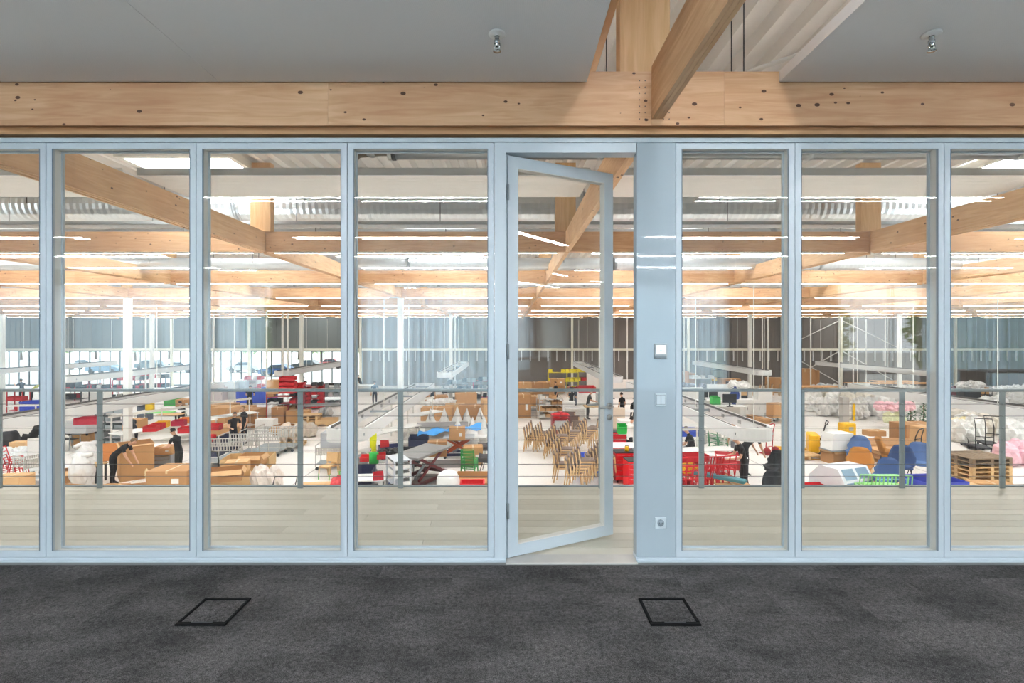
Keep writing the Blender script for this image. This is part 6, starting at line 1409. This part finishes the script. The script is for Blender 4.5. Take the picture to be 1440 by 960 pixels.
put(PO(cabinet,1.2,.7,1.0,(60,62,66),1), 'dark grey box among the far goods right of the sixth mullion', 'box', 1362, 566)

# the mullion side note: make sure nothing shares a label by accident
DUP = {k: v for k, v in LABELS.items() if len(v) > 1}
for o in bpy.data.objects:
    if 'label' in o:
        n_ = len(o['label'].split())
        if n_ > 16 or n_ < 4: print('LABELLEN', n_, o['label'])
seen = {}
for o in bpy.data.objects:
    if 'label' in o: seen.setdefault(o['label'], []).append(o.name)
for k, v in seen.items():
    if len(v) > 1: print('DUPLABEL', k, v)
# ------------------------------------------------------------------ let neighbours on the hall floor stand clear of one another
def settle(iters=60):
    bpy.context.view_layer.update()
    its = []
    FIXED = ('steel_column', 'supply_pole', 'wall_post', 'king_post', 'grey_pillar')
    HEAVY = ('armchair', 'lift_table', 'person', 'tub', 'pallet_truck', 'charging_cabinet', 'cloth_cover', 'bench', 'crate', 'pallet', 'display_unit', 'shade')
    for o in bpy.data.objects:
        if o.parent or 'label' not in o or o.location.z < FZ-.3 or o.location.z > FZ+2.4 or o.location.y < 6 or o.location.y > HY or o.get('kind') == 'structure': continue
        if o.name.split('.')[0] in ('energy_loop', 'floor_mat', 'floor_marking'): continue
        pts = []
        stack = [o]
        inv = o.matrix_world.inverted()
        while stack:
            q = stack.pop(); stack += list(q.children)
            if q.type == 'MESH':
                m_ = inv @ q.matrix_world; pts += [m_ @ Vector(c) for c in q.bound_box]
        lo = [min(p[i] for p in pts) for i in range(3)]; hi = [max(p[i] for p in pts) for i in range(3)]; sx, sy, sz = o.scale
        a = o.rotation_euler.z; c = Vector(((lo[0]+hi[0])/2*sx, (lo[1]+hi[1])/2*sy)); ca, sa = math.cos(a), math.sin(a)
        its.append(dict(o=o, off=Vector((c.x*ca-c.y*sa, c.x*sa+c.y*ca)), h=((hi[0]-lo[0])/2*sx*.97, (hi[1]-lo[1])/2*sy*.97), ax=(Vector((ca, sa)), Vector((-sa, ca))), z0=o.location.z+lo[2]*sz, z1=o.location.z+hi[2]*sz, fx=o.name.split('.')[0] in FIXED, w=4.0 if o.name.split('.')[0] in HEAVY else 1.0))
        if its[-1]['fx'] and o.name.startswith('steel_column'): its[-1]['h'] = (.12, .12)
    n = len(its); par = list(range(n))
    def find(i):
        while par[i] != i: i = par[i]
        return i
    def cen(d): return Vector((d['o'].location.x, d['o'].location.y))+d['off']
    def inside(p, d, m=.05):
        v = p-cen(d); return abs(v.dot(d['ax'][0])) <= d['h'][0]+m and abs(v.dot(d['ax'][1])) <= d['h'][1]+m
    order = sorted(range(n), key=lambda i: its[i]['z0'])
    for i in order:                                  # what rests on what moves together, and comes down onto its support
        d = its[i]
        if d['fx'] or d['z0'] < FZ+.08: continue
        best = None
        for j in order:
            e = its[j]
            if j == i or e['fx'] or not inside(cen(d), e, .12): continue
            if e['o'].name.startswith('person') : continue
            same = e['o'].get('group') and e['o'].get('group') == d['o'].get('group')
            if same and e['z0'] < d['z0']-.01 and d['z0'] < e['z1']: best = (9, j, True)
            elif e['z0'] < d['z0']-.05 and abs(e['z1']-d['z0']) < .45 and (best is None or (not best[2] and e['z1'] > its[best[1]]['z1'])): best = (0, j, False)
        if best:
            j = best[1]; par[find(i)] = find(j)
            if not best[2] and e is not None:
                dz = its[j]['z1']-d['z0']
                nm = its[j]['o'].name.split('.')[0]
                if abs(dz) < .3 and nm not in ('bench', 'stand', 'wheel'): d['o'].location.z += dz+.001; d['z0'] += dz; d['z1'] += dz
    for i in range(n):                               # a hanging jacket and its stand, a pallet and its load
        for j in range(i):
            if find(i) != find(j) and (cen(its[i])-cen(its[j])).length < .12: par[find(i)] = find(j)
    mv = [Vector((0, 0)) for _ in range(n)]
    start = [its[i]['o'].location.xy.copy() for i in range(n)]
    for it in range(iters):
        moved = 0
        for i in range(n):
            a = its[i]; pa = cen(a); ra = max(a['h'])*1.42
            for j in range(i+1, n):
                b = its[j]
                if a['fx'] and b['fx']: continue
                pb = cen(b)
                if abs(pa.x-pb.x) > ra+max(b['h'])*1.42 or abs(pa.y-pb.y) > ra+max(b['h'])*1.42: continue
                if min(a['z1'], b['z1'])-max(a['z0'], b['z0']) < .02: continue
                fi, fj = find(i), find(j)
                if fi == fj: continue
                v = pb-pa; best = None; ray = pb.normalized()
                for ax in a['ax']+b['ax']:
                    ov = sum(abs(q.dot(ax))*h for q, h in zip(a['ax'], a['h']))+sum(abs(q.dot(ax))*h for q, h in zip(b['ax'], b['h']))-abs(v.dot(ax))
                    if ov <= .004: best = None; break
                    s_ = 1 if v.dot(ax) >= 0 else -1; dep = abs(ax.dot(ray)); lat = math.sqrt(max(0, 1-dep*dep))
                    c1 = ov*(lat+.35*dep); q = (c1, ax*s_*ov)
                    if best is None or c1 < best[0]: best = q
                    if dep > .2:
                        c2 = .35*ov/dep; s2 = s_*(1 if ax.dot(ray) > 0 else -1)
                        if c2 < best[0]: best = (c2, ray*s2*ov/dep)
                if best is None: continue
                w_ = best[1]; moved += 1
                ka = b['w']/(a['w']+b['w']) if not b['fx'] else 1.0; kb = 1-ka if not a['fx'] else 1.0
                if not b['fx']: mv[fj] += w_*kb*.7
                if not a['fx']: mv[fi] -= w_*ka*.7
                for f in {fi, fj}:
                    if mv[f].length > 0:
                        m = mv[f]; r0 = Vector(start[f]).normalized(); dpt = max(-.4, min(1.3, m.dot(r0))); l = Vector((r0.y, -r0.x)); lt = max(-.5, min(.5, m.dot(l))); m = r0*dpt+l*lt
                        mv[f] = m
                        for q in range(n):
                            if find(q) == f and not its[q]['fx']:
                                its[q]['o'].location.x = start[q].x+m.x; its[q]['o'].location.y = start[q].y+m.y
                pa = cen(a)
        if not moved: break
    return n, moved
SETTLED = settle()
print('SETTLED', SETTLED)
